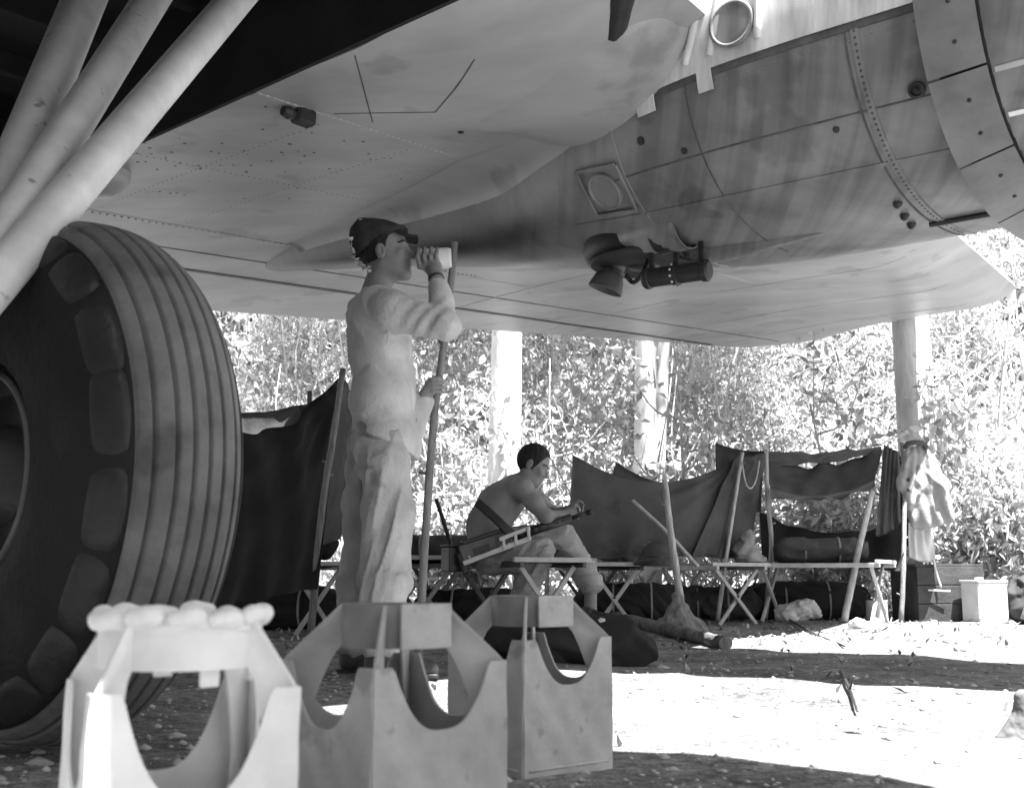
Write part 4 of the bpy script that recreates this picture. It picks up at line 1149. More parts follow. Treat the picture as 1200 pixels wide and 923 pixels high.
P = smooth_path([K(559, 588, -.30), K(572, 599, -.32), K(588, 614, -.34), K(602, 628, -.34)], 12)
put('carrying_sling', *ribbon(P, .055, .010, np.array([0, -1., .3])), M_gun, gun)
ab = K(532, 655, -.20)
ammo = empty('ammunition_box', ab - UP * .06, 'small dark metal box on the cot behind the seated man', 'box')
put('box_body', *box(ab, np.array([.055, .02, 0]), np.array([-.03, .10, 0]), UP * .075, .006), M_gun, ammo)
put('box_lid', *box(ab + UP * .082, np.array([.060, .021, 0]), np.array([-.032, .106, 0]), UP * .007, .004), M_gun, ammo)

# ================================================================== CAMP: cots, shelters, poles, gear
def gpt(x, y, Y):
    p = at_y(x, y, Y); return np.array([p[0], Y, gz(p[0], Y)])
def cot(x, Y, axis, label, m_end, m_leg, h=.47, w=.56, L=1.9, canvas=True, seed=0):
    """folding camp cot; its near end bar is centred at picture column x, distance Y, the bed runs along axis"""
    c = gpt(x, 700, Y); a = unit(np.array([axis[0], axis[1], 0.])); s = np.array([-a[1], a[0], 0.])
    if s[0] < 0: s = -s
    root = empty('camp_cot', c + a * L / 2, label, 'cot', 'folding camp cots in a row')
    r = np.random.default_rng(seed)
    def p(t, u, z): return c + a * L * t + s * u + UP * z
    for sg in (-1, 1):
        put('side_rail', *bar(p(-.02, sg * w / 2, h), p(1.02, sg * w / 2, h), .026, .036), m_leg, root)
    for t in (0, 1):
        put('end_bar', *bar(p(t - .012, -w / 2 - .05, h + .028), p(t - .012, w / 2 + .05, h + .026), .030, .030), m_end if t == 0 else m_leg, root)
    for t in (.02, .5, .98):
        m = m_leg if t > .1 else m_end
        put('leg', *bar(p(t, -w / 2 + .02, h - .01), p(t, w / 2 - .06, 0), .030, .024, a), m, root)
        put('leg', *bar(p(t + .015, w / 2 - .02, h - .01), p(t + .015, -w / 2 + .06, 0), .030, .024, a), m, root)
        put('pivot_bolt', *dome(p(t - .012, -.01, h * .5), -a, .012), M_dark, root)
    if canvas:
        cv = put('canvas', *cloth(p(0, -w / 2, h + .012), p(1, -w / 2, h + .012), p(1, w / 2, h + .012), p(0, w / 2, h + .012), 24, 16, belly=0, wr=.006, seed=seed, sag_top=.01, sag_bot=.01), M_tarpd, root, smooth=True)
        co = np.array([vv.co for vv in cv.data.vertices])
    return root
cot(373, 8.25, (-.45, .9), 'camp cot with pale end bar behind the standing man, beside the wheel', M_cotw, M_cotw, w=.40, seed=1)
cot(503, 8.1, (-.25, .95), 'camp cot showing between the standing man and the curved pole', M_cotw, M_cotd, w=.44, seed=2)
cot(646, 7.0, (-.42, .9), 'camp cot the seated man sits on, pale crossed legs at its end', M_cotw, M_cotd, w=.42, seed=3)
cot(722, 9.3, (-.1, 1.0), 'camp cot with pale end bar under the low tarpaulin', M_cotw, M_cotd, w=.42, seed=4)
cot(868, 9.75, (-.35, .93), 'camp cot with crossed pale legs between two thin tent poles', M_cotw, M_cotw, w=.46, seed=5)
cot(1037, 9.65, (-.85, .5), 'camp cot with crossed pale legs beside the dark crate, far right', M_cotw, M_cotw, w=.56, seed=6)

def shelter(name, label, base): return empty(name, base, label, 'shelter', 'canvas shelters over the cots')
# ---- black shelter behind the standing man
T = at_y(399, 440, 7.6)
s1 = shelter('canvas_shelter', 'black canvas shelter sagging between the wheel and the standing man', gpt(330, 700, 8.2))
put('canvas_sheet', *cloth(at_y(225, 476, 8.9), T, at_y(372, 690, 7.45), at_y(225, 730, 7.9), 44, 30, sag_top=.27, sag_bot=-.03, belly=.14, wr=.015, seed=1, fan=(1, 0)), M_tarpd, s1, smooth=True)
put('canvas_sheet', *cloth(T + [.01, .02, 0], at_y(440, 500, 9.2), at_y(440, 632, 9.1), at_y(362, 655, 7.9), 30, 24, sag_top=.05, sag_bot=-.10, belly=-.04, wr=.014, seed=2, fan=(0, 0)), M_tarp, s1, smooth=True)
put('canvas_sheet', *cloth(at_y(250, 478, 9.8), at_y(363, 472, 9.8), at_y(366, 640, 9.6), at_y(250, 640, 9.6), 30, 20, sag_top=.05, belly=.06, wr=.016, seed=3, fan=(1, 0)), M_tarp, s1, smooth=True)
put('ridge_post', *tube(smooth_path([gpt(362, 700, 9.75), at_y(361, 560, 9.75), at_y(363, 458, 9.75)], 8), .022, 8), M_dark, s1, smooth=True)
for y in (446, 452): put('guy_loop', *lathe(at_y(399, y, 7.6), UP, [(.026, -.006), (.030, 0), (.026, .006)], 12), M_tarp, s1)
# ---- grey tarpaulin behind the seated man
s2 = shelter('canvas_shelter', 'grey tarpaulin with sagging top edge right of the seated man', gpt(770, 700, 9.9))
put('canvas_sheet', *cloth(at_y(671, 533, 9.75), at_y(872, 530, 10.1), at_y(842, 650, 9.9), at_y(664, 655, 9.55), 52, 30, sag_top=.26, sag_bot=0, belly=-.10, wr=.012, seed=4, fan=(1, 0)), M_tarp, s2, smooth=True)
put('canvas_sheet', *cloth(at_y(866, 528, 10.0), at_y(897, 530, 10.35), at_y(878, 655, 10.2), at_y(812, 652, 9.75), 26, 30, sag_top=.05, belly=.04, wr=.022, seed=5, fan=(.4, 0)), M_tarp, s2, smooth=True)
put('canvas_sheet', *cloth(at_y(838, 518, 10.7), at_y(896, 528, 10.4), at_y(892, 600, 10.5), at_y(838, 600, 10.7), 20, 14, sag_top=.03, wr=.012, seed=6), M_tarp, s2, smooth=True)
put('canvas_sheet', *cloth(at_y(722, 541, 10.9), at_y(800, 570, 10.9), at_y(800, 640, 10.9), at_y(690, 640, 10.9), 20, 14, sag_top=.05, wr=.012, seed=7), M_tarpl, s2, smooth=True)
P = smooth_path([at_y(869, 540, 9.95), at_y(874, 566, 9.9), at_y(880, 572, 9.9), at_y(886, 562, 9.95), at_y(890, 540, 10.1)], 14)
put('cord_loop', *tube(P, .007, 6), M_wood, s2, smooth=True)
# ---- fly and hammock on the right
s3 = shelter('canvas_shelter', 'canvas fly with open middle above a dark slung hammock, right side', gpt(965, 700, 10.4))
put('canvas_sheet', *cloth(at_y(898, 529, 11.2), at_y(1032, 523, 11.0), at_y(1034, 530, 10.75), at_y(898, 546, 10.9), 34, 8, sag_top=.03, sag_bot=.03, wr=.008, seed=8), M_tarpl, s3, smooth=True)
put('canvas_sheet', *cloth(at_y(898, 543, 10.95), at_y(1034, 528, 10.8), at_y(1024, 566, 10.1), at_y(903, 576, 10.1), 34, 18, sag_top=.03, sag_bot=.10, belly=.08, wr=.012, seed=9), M_tarp, s3, smooth=True)
put('canvas_hem', *cloth(at_y(903, 572, 10.09), at_y(1025, 562, 10.09), at_y(1026, 570, 10.06), at_y(903, 584, 10.06), 34, 6, sag_top=.10, sag_bot=.05, wr=.008, seed=10), M_tarpl, s3, smooth=True)
put('hammock_sheet', *cloth(at_y(890, 600, 10.6), at_y(1062, 606, 10.4), at_y(1062, 668, 10.2), at_y(893, 656, 10.4), 40, 20, sag_top=.14, sag_bot=.02, belly=.10, wr=.014, seed=11), M_tarpd, s3, smooth=True)
put('side_curtain', *cloth(at_y(1036, 521, 10.3), at_y(1054, 530, 10.25), at_y(1056, 612, 10.2), at_y(1026, 628, 10.2), 22, 26, wr=.016, seed=12, sag_bot=.03), M_tarpl, s3, smooth=True)
put('side_curtain', *cloth(at_y(1052, 530, 10.5), at_y(1066, 560, 10.5), at_y(1064, 640, 10.5), at_y(1050, 640, 10.5), 12, 16, wr=.016, seed=13), M_tarpd, s3, smooth=True)
# ---- poles
def pole(pix, r0, r1, m, label, name='wooden_pole', seed=0, knots=0):
    P = smooth_path([at_y(*q) for q in pix], 16)
    base = P[0] if P[0][2] < P[-1][2] else P[-1]
    o = put(name, *tube(P, np.linspace(r0, r1, 16), 9, wob=.10, seed=seed), m, base=base, smooth=True)
    tag(o, label, 'pole', 'rough cut poles holding up the shelters')
    rr = np.random.default_rng(seed)
    for k in range(knots):
        i = rr.integers(2, 14); d = unit(np.array([rr.normal(), rr.normal() * .4, .5]))
        put('twig_stub', *tube([P[i], P[i] + d * .05], [.009, .006], 6), m, o, smooth=True)
    return o
def gy_(Y): return 672 + FPX * CAM_H / Y
pole([(364, gy_(7.5), 7.5), (377, 600, 7.5), (391, 510, 7.5), (402, 432, 7.55)], .026, .020, M_woodd, 'dark rough pole at the front of the black shelter', seed=1, knots=2)
pole([(490, gy_(5.1), 5.1), (498, 640, 5.1), (506, 520, 5.05), (513, 452, 5.0), (523, 380, 5.0), (533, 284, 5.0)], .019, .016, M_woodd, 'tall curved pole held in the standing man\'s left hand', seed=2, knots=3)
pole([(797, 700, 8.9), (789, 645, 8.9), (783, 600, 8.9), (779, 562, 8.9)], .030, .022, M_wood, 'pale crooked pole rising from a root stump before the grey tarpaulin', seed=3, knots=2)
pole([(818, 664, 9.2), (780, 622, 9.3), (741, 586, 9.4)], .018, .015, M_wood, 'thin pole slanting across the front of the grey tarpaulin', seed=4)
pole([(841, gy_(9.85), 9.85), (853, 640, 9.9), (862, 580, 9.95), (870, 530, 10.0)], .019, .015, M_wood, 'leaning pale pole at the right end of the grey tarpaulin', seed=5)
pole([(897, gy_(10.3), 10.3), (904, 640, 10.3), (899, 580, 10.3), (898, 527, 10.35)], .022, .018, M_wood, 'upright wavy pole at the left end of the canvas fly', seed=6, knots=2)
pole([(989, gy_(9.55), 9.55), (1005, 650, 9.65), (1022, 576, 9.75)], .030, .024, M_wood, 'stout leaning pole beside the far right cot', seed=7)
pole([(1056, gy_(9.5), 9.5), (1059, 650, 9.6), (1060, 560, 9.9), (1057, 520, 10.2)], .022, .018, M_woodd, 'knotty post beneath the hanging shirt', seed=8, knots=5)
pole([(529, 640, 7.9), (518, 605, 7.9), (511, 584, 7.9)], .016, .013, M_dark, 'short dark stick leaning up behind the ammunition box', seed=9)
# ---- shirt hung on the tree
hs = empty('hanging_shirt', at_y(1085, 640, 9.9), 'pale shirt hung by its collar on the post before the tree', 'shirt')
hc0 = at_y(1082, 570, 9.85)
cl = Clay(hc0 - .55, hc0 + .55, .011)
cl.lump(at_y(1080, 548, 9.9), (.11, .07, .20), None, .05); cl.lump(at_y(1086, 580, 9.88), (.16, .085, .22), None, .06); cl.lump(at_y(1092, 605, 9.86), (.20, .09, .15), None, .06)
cl.chain([at_y(1068, 534, 9.87), at_y(1062, 562, 9.82), at_y(1066, 588, 9.82)], [.06, .065, .055], .03)
cl.chain([at_y(1088, 536, 9.87), at_y(1102, 572, 9.80), at_y(1112, 606, 9.82)], [.05, .06, .055], .03)
cl.ripple(lambda P: .009 * np.sin((P[:, 0] - hc0[0]) / (.35 + .55 * np.clip(hc0[2] + .4 - P[:, 2], 0, 1)) * 42 + 2 * np.sin(P[:, 2] * 7)) )
cl.ripple(folds(.014, 26, 77, .6))
cl.cut(at_y(1092, 618, 9.86), unit(np.array([.25, 0, -1.])))
cl.build('shirt_body', M_cloth, hs)
put('collar', *tube(smooth_path([at_y(1060, 524, 9.9), at_y(1066, 519, 9.85), at_y(1082, 519, 9.85), at_y(1086, 528, 9.9)], 12), .022, 8, wob=.1, seed=2), M_tarp, hs, smooth=True)
for y in (562, 574): put('button', *dome(at_y(1065, y, 9.75), np.array([0, -1., 0]), .018), M_dark, hs)
lt = empty('light_trousers', at_y(1078, 660, 10.05), 'white cloth hanging below the pale shirt beside the crate', 'cloth')
put('trouser_leg', *cloth(at_y(1064, 612, 10.0), at_y(1094, 612, 10.0), at_y(1096, 656, 10.0), at_y(1066, 652, 10.0), 18, 18, wr=.018, seed=15, sag_bot=.03), M_cup, lt, smooth=True)
# ---- crate, tin, pack at the right edge
def planks(root, c, ex, ey, ez, n, m, name='crate_board'):
    for k in range(n):
        t = -1 + (2 * k + 1) / n
        put(name, *box(c + ez * t - ey * 1.0, ex, ey * .04, ez * (.96 / n), .004), m, root)
        put(name, *box(c + ez * t + ex * 1.0, ey, ex * .03, ez * (.96 / n), .004), m, root)
cc = gpt(1098, 722, 10.3)
cr = empty('wooden_crate', cc, 'large dark wooden crate at the foot of the right hand tree', 'crate')
ex, ey, ez = np.array([.30, .04, 0]), np.array([-.04, .25, 0]), UP * .235
put('crate_body', *box(cc + UP * .24, ex * .97, ey * .95, ez * .99, .006), M_crate, cr)
planks(cr, cc + UP * .24, ex, ey, ez, 3, M_crate)
put('lid_board', *box(cc + UP * .485, ex * 1.03, ey * 1.02, UP * .012, .004), M_crate, cr)
lb = at_y(1100, 691, 9.98)
put('cord_tag', *bar(lb + [-.09, 0, 0], lb + [.10, 0, -.01], .012, .014), M_paper, cr)
put('white_cord', *tube(smooth_path([at_y(1094, 652, 10.0), at_y(1097, 670, 10.0), at_y(1103, 688, 9.99)], 10), .009, 6), M_paper, cr, smooth=True)
tc_ = gpt(1155, 722, 9.9)
tn = empty('square_tin', tc_, 'pale square tin standing right of the dark crate', 'tin')
put('tin_body', *box(tc_ + UP * .17, np.array([.135, .03, 0]), np.array([-.03, .12, 0]), UP * .17, .012), M_paper, tn)
put('tin_rim', *box(tc_ + UP * .345, np.array([.140, .031, 0]), np.array([-.031, .125, 0]), UP * .010, .006), M_paper, tn)
put('tin_cap', *lathe(tc_ + UP * .355 + np.array([-.05, -.03, 0]), UP, [(.035, 0), (.035, .02), (.01, .022)], 16), M_paper, tn, smooth=True)
put('tin_label', *box(tc_ + UP * .12 + np.array([-.085, -.145, 0]), np.array([.03, .0065, 0]), np.array([-.0005, .002, 0]), UP * .08, .001), M_stone, tn)
pc = gpt(1196, 716, 9.9)
cl = Clay(pc + [-.4, -.4, -.05], pc + [.5, .4, .6], .016)
cl.lump(pc + [.12, 0, .18], (.26, .18, .22), None, .05); cl.lump(pc + [.0, -.1, .12], (.12, .1, .11), None, .04); cl.ripple(folds(.02, 22, 4)); cl.cut(pc, -UP)
pk = cl.build('bag_or_shade_lump', M_crate, base=pc); tag(pk, 'dark bulging kit bag at the right edge beside the square tin', 'bag')
put('bag_strap', *tube(smooth_path([pc + [-.08, -.2, .05], pc + [-.02, -.22, .22], pc + [.12, -.2, .40], pc + [.2, -.1, .44]], 14), .022, 8, flat=.5), M_cloth, pk, smooth=True)
# pots under the far right cot
pt = gpt(1028, 722, 10.0)
pot = put('mess_tin', *lathe(pt, UP, [(.085, 0), (.09, .02), (.088, .17), (.094, .18), (.082, .182), (.08, .03), (.01, .025)], 24), M_paper, base=pt, smooth=True)
tag(pot, 'round pale mess tin under the far right cot', 'mess tin'); put('tin_handle', *tube(smooth_path([pt + [-.09, 0, .17], pt + [-.06, -.02, .25], pt + [.06, -.02, .25], pt + [.09, 0, .17]], 12), .005, 6), M_dark, pot)
# helmet on the cot under the tarpaulin, bundle on the ground, logs and roots
hp_ = at_y(772, 655, 9.3); hb0 = np.array([hp_[0], 9.3, .48])
cl = Clay(hb0 + [-.3, -.3, -.1], hb0 + [.3, .3, .35], .012)
cl.lump(hb0 + [0, 0, .03], (.15, .13, .15), None, .02); cl.lump(hb0 + [-.02, 0, .04], (.20, .16, .028), np.stack([unit([1, 0, .25]), np.array([0, 1., 0]), unit([-.25, 0, 1])], 1), .03); cl.cut(hb0 + [0, 0, -.02], -UP)
hm = cl.build('steel_helmet', M_tarp, base=hb0); tag(hm, 'dull steel helmet on the cot left of the crooked pole', 'helmet')
put('helmet_band', *lathe(hb0 + [0, 0, .05], UP, [(.145, -.008), (.148, 0), (.145, .008)], 28), M_dark, hm)
rootc = gpt(795, 728, 8.75)
cl = Clay(rootc + [-.45, -.3, -.06], rootc + [.45, .3, .55], .014)
cl.chain([rootc + [.0, 0, .26], rootc + [0, 0, .12], rootc + [.03, 0, .0]], [.04, .085, .11], .05)
for d in ((-.20, .05, -.02), (.20, -.05, -.02), (.08, -.15, -.02), (-.12, -.12, -.01), (.26, .08, -.03)): cl.chain([rootc + [0, 0, .12], rootc + np.array(d) * .6 + [0, 0, .05], rootc + d], [.07, .045, .02], .04)
cl.ripple(lambda P: .010 * np.sin(P[:, 0] * 60 + 6 * np.sin(P[:, 2] * 14)) * np.sin(P[:, 1] * 40))
rt = cl.build('root_stump', M_woodd, base=rootc); tag(rt, 'splayed root stump at the foot of the pale crooked pole', 'stump')
def log(pix, r0, r1, label, m, seed, wob=.12):
    P = smooth_path([np.array([at_z(x, y, 0)[0], at_z(x, y, 0)[1], gz(*at_z(x, y, 0)[:2]) + r * .8]) for (x, y), r in zip(pix, np.linspace(r0, r1, len(pix)))], 26)
    o = put('fallen_log', *tube(P, np.linspace(r0, r1, 26), 14, wob=wob, seed=seed), m, base=P[0] - [0, 0, r0 * .8], smooth=True)
    put('cut_end', *lathe(P[-1], P[-1] - P[-2], [(r1 * .96, -.002), (r1 * .93, .004), (r1 * .4, .006)], 14), M_woodd, o)
    return tag(o, label, 'log', 'logs lying before the camp')
log([(720, 728), (775, 741), (850, 757)], .050, .040, 'long bark covered log lying in front of the root stump', M_log, 3)
log([(655, 716), (690, 722), (730, 731)], .045, .040, 'shorter dark log lying behind the dark canvas bundle', M_log, 4)
bc = gpt(698, 765, 5.6)
cl = Clay(bc + [-.65, -.4, -.06], bc + [.45, .5, .4], .014)
cl.limb(bc + [-.45, .15, .12], bc + [.1, .0, .09], .13, .12, .05); cl.limb(bc + [-.2, -.05, .06], bc + [.18, -.05, .07], .11, .09, .05); cl.limb(bc + [.05, 0, .14], bc + [.2, -.02, .10], .05, .03, .04)
cl.ripple(folds(.03, 24, 8)); cl.cut(bc + [0, 0, -.01], -UP)
bn = cl.build('canvas_bundle', M_tarpd, base=bc); tag(bn, 'dark crumpled canvas bundle on the ground behind the right hand fin', 'bundle')
put('torn_edge', *cloth(bc + np.array([.0, -.02, .20]), bc + np.array([.20, -.05, .10]), bc + np.array([.22, -.10, .06]), bc + np.array([.0, -.08, .17]), 14, 5, wr=.02, seed=3), M_paper, bn, smooth=True)
# rolled bedding on the cots; dark lumps added beneath as the shadow there
for i, (x, Y, z, L, r_, m, lab) in enumerate(((512, 8.7, .50, .24, .10, M_tarp, 'dark rolled blanket on the cot behind the curved pole'), (742, 9.75, .50, .20, .09, M_tarpl, 'rolled grey blanket on the cot under the grey tarpaulin'),
        (965, 10.05, .50, .30, .11, M_tarp, 'long rolled blanket on the far right cot below the hammock'), (352, 8.75, .50, .18, .10, M_tarpd, 'black bedding roll on the cot beside the wheel'),
        (556, 8.5, .0, .30, .15, M_tarpd, 'dark lump added as shade on the ground beneath the seated man'), (742, 10.1, .0, .34, .17, M_tarpd, 'dark lump added as shade under the cot below the grey tarpaulin'),
        (945, 10.6, .0, .40, .18, M_tarpd, 'black lump added as shade under the hammock of the canvas fly'), (835, 10.5, .0, .28, .15, M_crate, 'dark lump added as shade under the cot between the thin poles'), (335, 8.9, .0, .32, .17, M_tarpd, 'black lump added as shade beneath the cot beside the wheel'))):
    p = np.array([at_y(x, 690, Y)[0], Y, z + (gz(at_y(x, 690, Y)[0], Y) if z == 0 else 0)])
    cl = Clay(p + [-L - .25, -.35, -.05], p + [L + .25, .35, r_ * 2 + .12], .014)
    cl.limb(p + [-L, .04, r_ * .9], p + [L, -.04, r_ * .9], r_, r_ * .95, .04)
    if z == 0: cl.lump(p + [L * .3, 0, r_ * 1.25], (L * .5, r_ * .8, r_ * .6), None, .05)
    cl.ripple(folds(.018, 24, 60 + i, .2)); cl.cut(p, -UP)
    nm = 'blanket_roll' if z else 'bag_or_shade_lump'
    o = cl.build(nm, m, base=p); tag(o, lab, 'blanket' if z else 'bag', 'bedding rolls on the cots' if z else 'dark lumps added for the shade under the cots')
    for q in (-.5, .45): put('tie_cord', *lathe(p + [L * q, .04 - .04 * (q + 1), r_ * .9], np.array([1., -.1, 0]), [(r_ * 1.03, -.008), (r_ * 1.05, 0), (r_ * 1.03, .008)], 20), M_cloth, o)
# paper and rag litter in front of the fly
for i, (x, y, s_, lab) in enumerate(((940, 727, .17, 'crumpled white rag on the ground left of the white paper wad'), (965, 718, .12, 'crumpled white paper wad in front of the canvas fly'),
                                (1018, 735, .10, 'torn white scrap under the far right cot'), (880, 676, .0, ''))):
    if not s_: continue
    p = np.array(at_z(x, y, 0)); p[2] = gz(p[0], p[1])
    cl = Clay(p - .35, p + .35, .012)
    rr = np.random.default_rng(30 + i)
    for k in range(6): cl.lump(p + np.array([rr.uniform(-1, 1) * s_, rr.uniform(-.6, .6) * s_, rr.uniform(.1, .7) * s_]), s_ * rr.uniform(.25, .6, 3), np.linalg.qr(rr.normal(size=(3, 3)))[0], .02)
    cl.ripple(folds(.016, 55, 40 + i)); cl.cut(p, -UP)
    tag(cl.build('crumpled_rag', M_finr, base=p), lab, 'rag', 'white rags and paper on the ground')
# cloth lying on the cot by the leaning pole
p = at_y(875, 655, 9.95); p[2] = .49
cl = Clay(p - .3, p + .3, .012)
cl.chain([p + [.02, 0, .22], p + [0, 0, .08], p + [.06, 0, .0]], [.05, .09, .10], .05); cl.ripple(folds(.018, 40, 5)); cl.cut(p + [0, 0, .0], -UP)
tag(cl.build('pale_rag', M_cloth, base=p), 'pale rag lying on the cot beside the leaning pole', 'rag')
p = at_y(908, 690, 10.6)
tag(put('newspaper', *cloth(p + np.array([-.14, 0, .16]), p + np.array([.16, .05, .10]), p + np.array([.16, -.05, -.14]), p + np.array([-.14, -.1, -.18]), 16, 16, wr=.02, seed=6), M_finr, base=p - UP * .2, smooth=True), 'white newspaper hanging through the cot near the wavy pole', 'newspaper')
# small stump at the right edge in the sun
p = np.array(at_z(1192, 858, 0)); p[2] = gz(p[0], p[1])
cl = Clay(p - .12, p + .14, .006)
cl.chain([p + [.02, 0, .10], p + [.02, 0, .04], p + [0, 0, -.01]], [.022, .03, .042], .02); cl.limb(p + [.0, 0, .03], p + [-.05, -.01, .0], .02, .012, .02); cl.cut(p - [0, 0, .01], -UP)
tag(cl.build('cut_stump', M_log, base=p), 'little dark stump in the sunlit sand at the right edge', 'stump')
for i, (pts, r_, lab) in enumerate(((((985, 790), (995, 812), (1005, 835)), .008, 'thin bent twig stuck in the sunlit sand'), (((925, 728), (955, 742), (990, 758)), .010, 'bare twig lying before the white rag'), (((1010, 742), (1040, 735), (1062, 722)), .012, 'pale forked stick under the far right cot'), ((( 690, 738), (735, 750), (760, 752)), .008, 'pale thin stick lying on the gravel beside the long log'))):
    P = smooth_path([np.array([at_z(x, y, 0)[0], at_z(x, y, 0)[1], gz(*at_z(x, y, 0)[:2]) + .015]) for x, y in pts], 10)
    o = put('loose_twig', *tube(P, np.linspace(r_, r_ * .5, 10), 6, wob=.2, seed=i), M_dark if i < 2 else M_wood, base=P[0], smooth=True); tag(o, lab, 'twig', 'loose twigs on the ground')
    put('side_shoot', *tube([P[5], P[5] + unit(P[6] - P[5]) * .08 + np.array([.02, .03, .05])], [r_ * .6, r_ * .3], 5), M_dark if i < 2 else M_wood, o)

# ================================================================== JUNGLE EDGE
SUNF = np.array([sun_dir[0], sun_dir[1], sun_dir[2]])
def in_view_clear(C):                                    # keep leaves out of the camp
    return C
r = np.random.default_rng(11)
# undergrowth: hanging curtains and thickets of small leaves, nobody could count them
N = 280000
nc = 1500
ccx = r.uniform(-13, 15, nc); ccz = r.uniform(-.2, 8.2, nc) * r.uniform(.5, 1, nc) ** .4; ccy = 12.4 + .68 * ccz + np.abs(r.normal(size=nc)) * .45 + .04 * np.abs(ccx)
rad = r.uniform(.25, .65, nc)
keep = np.nonzero(np.sin(ccx * 1.9 + 1.2 * np.sin(ccz * 1.7)) * np.sin(ccz * 2.1 + .8 * ccx) < r.uniform(.35, 1.1, nc))[0]
k = keep[r.integers(0, len(keep), N)]
off = r.normal(size=(N, 3)) * .5
C = np.stack([ccx[k], ccy[k], ccz[k]], 1) + off * rad[k][:, None] * np.array([1, .8, 1.2])
C[:, 2] = np.abs(C[:, 2] + .02)
C = C[C[:, 1] > 12.1 + .3 * np.sin(C[:, 0] * 1.3)]
v, f = leaf_cloud(C, .12, .032, r, SUNF, .55, .9)
tag(put('jungle_undergrowth', v, f, M_leaf, tone=tones(len(C), r, .65, 1.35)), 'dense sunlit jungle undergrowth behind the camp', 'undergrowth', kind='stuff')
parts = []
for k in range(170):
    x0 = r.uniform(-9, 12); z1 = r.uniform(1.2, 6.5); y0 = 12.1 + .60 * z1 * r.uniform(.2, 1.0)
    z0 = max(0, z1 - r.uniform(.8, 2.8)); dx = r.normal() * .5
    P = smooth_path([np.array([x0, y0 - .1, z0]), np.array([x0 + dx * .4 + r.normal() * .1, y0, (z0 + z1) / 2]), np.array([x0 + dx, y0 + .25, z1])], 8)
    parts.append(tube(P, np.linspace(r.uniform(.008, .02), .005, 8), 5, wob=.1, seed=k))
tag(put('bare_vines', *join(*parts), M_twig, smooth=True), 'pale bare vines and stems tangled through the undergrowth', 'vines', kind='stuff')
# deep wood farther back
N = 60000
C = np.stack([r.uniform(-26, 28, N), 19.5 + r.uniform(0, 1, N) ** 1.5 * 9, r.uniform(0, 1, N) ** .8 * 15], 1)
v, f = leaf_cloud(C, .42, .19, r, SUNF, .3, .4)
tag(put('deep_wood', v, f, M_leaf2, tone=tones(len(C), r, .5, 1.3)), 'deep jungle wood beyond the undergrowth', 'wood', kind='stuff')
# trees one can tell apart
def tree(pix, Y, r0, r1, H, label, seed, stems=1, lean=0.0, limbs=6, leaves=2600, m=M_bark):
    rr = np.random.default_rng(seed)
    b = gpt(pix[0], 690, Y); top = at_y(pix[1], 380, Y)
    dirv = unit(top - b)
    root = empty('jungle_tree', b, label, 'tree', 'pale trunked trees behind the camp')
    trunk = None; ends = []
    for q in range(stems):
        bb = b + np.array([.17 * q, .05 * q, 0]); d2 = unit(dirv + np.array([.03 * q, 0, 0]))
        P = np.array([bb + d2 * H * t + np.array([math.sin(t * 5 + seed + q) * .06, math.cos(t * 4 + seed) * .06, 0]) * (t > 0) for t in np.linspace(0, 1, 26)])
        P[0, 2] -= .05
        rad_ = np.interp(np.linspace(0, 1, 26), [0, .03, .1, 1], [r0 * 1.45, r0 * 1.15, r0, r1]) * (1 if q == 0 else .55)
        t_ = put('trunk', *tube(P, rad_, 16, wob=.05, seed=seed + q), m, root, smooth=True)
        trunk = trunk or t_
        for k in range(limbs):
            i = rr.integers(19, 25); a = rr.uniform(0, 6.28); L = rr.uniform(1.0, 2.0)
            Q = smooth_path([P[i], P[i] + np.array([math.cos(a), math.sin(a), .4]) * L * .5, P[i] + np.array([math.cos(a), math.sin(a), .75]) * L], 8)
            put('limb', *tube(Q, np.linspace(rad_[i] * .5, .015, 8), 7, wob=.1, seed=k), m, trunk, smooth=True); ends += [Q[-1], Q[5], Q[3]]
    ends = np.array(ends)
    kk = rr.integers(0, len(ends), leaves)
    C = ends[kk] + rr.normal(size=(leaves, 3)) * np.array([.55, .55, .40]) * rr.uniform(.4, 1.2, leaves)[:, None]
    v, f = leaf_cloud(C, .22, .10, rr, SUNF, .35, .4)
    put('crown', v, f, M_leaf2, root, tone=tones(leaves, rr, .5, 1.4))
    return root
tree((578, 590), 12.6, .175, .12, 11.5, 'thick white trunked tree behind the seated man', 1)
tree((748, 758), 13.2, .13, .09, 11.0, 'pale twin stemmed tree above the grey tarpaulin', 2, stems=2)
tree((1080, 1072), 12.2, .20, .15, 12.0, 'thick pale tree behind the hanging shirt', 3)
tree((655, 650), 15.0, .06, .06, 10.5, 'thin pale tree deep in the leaves left of the twin stems', 5, limbs=4, leaves=3000)
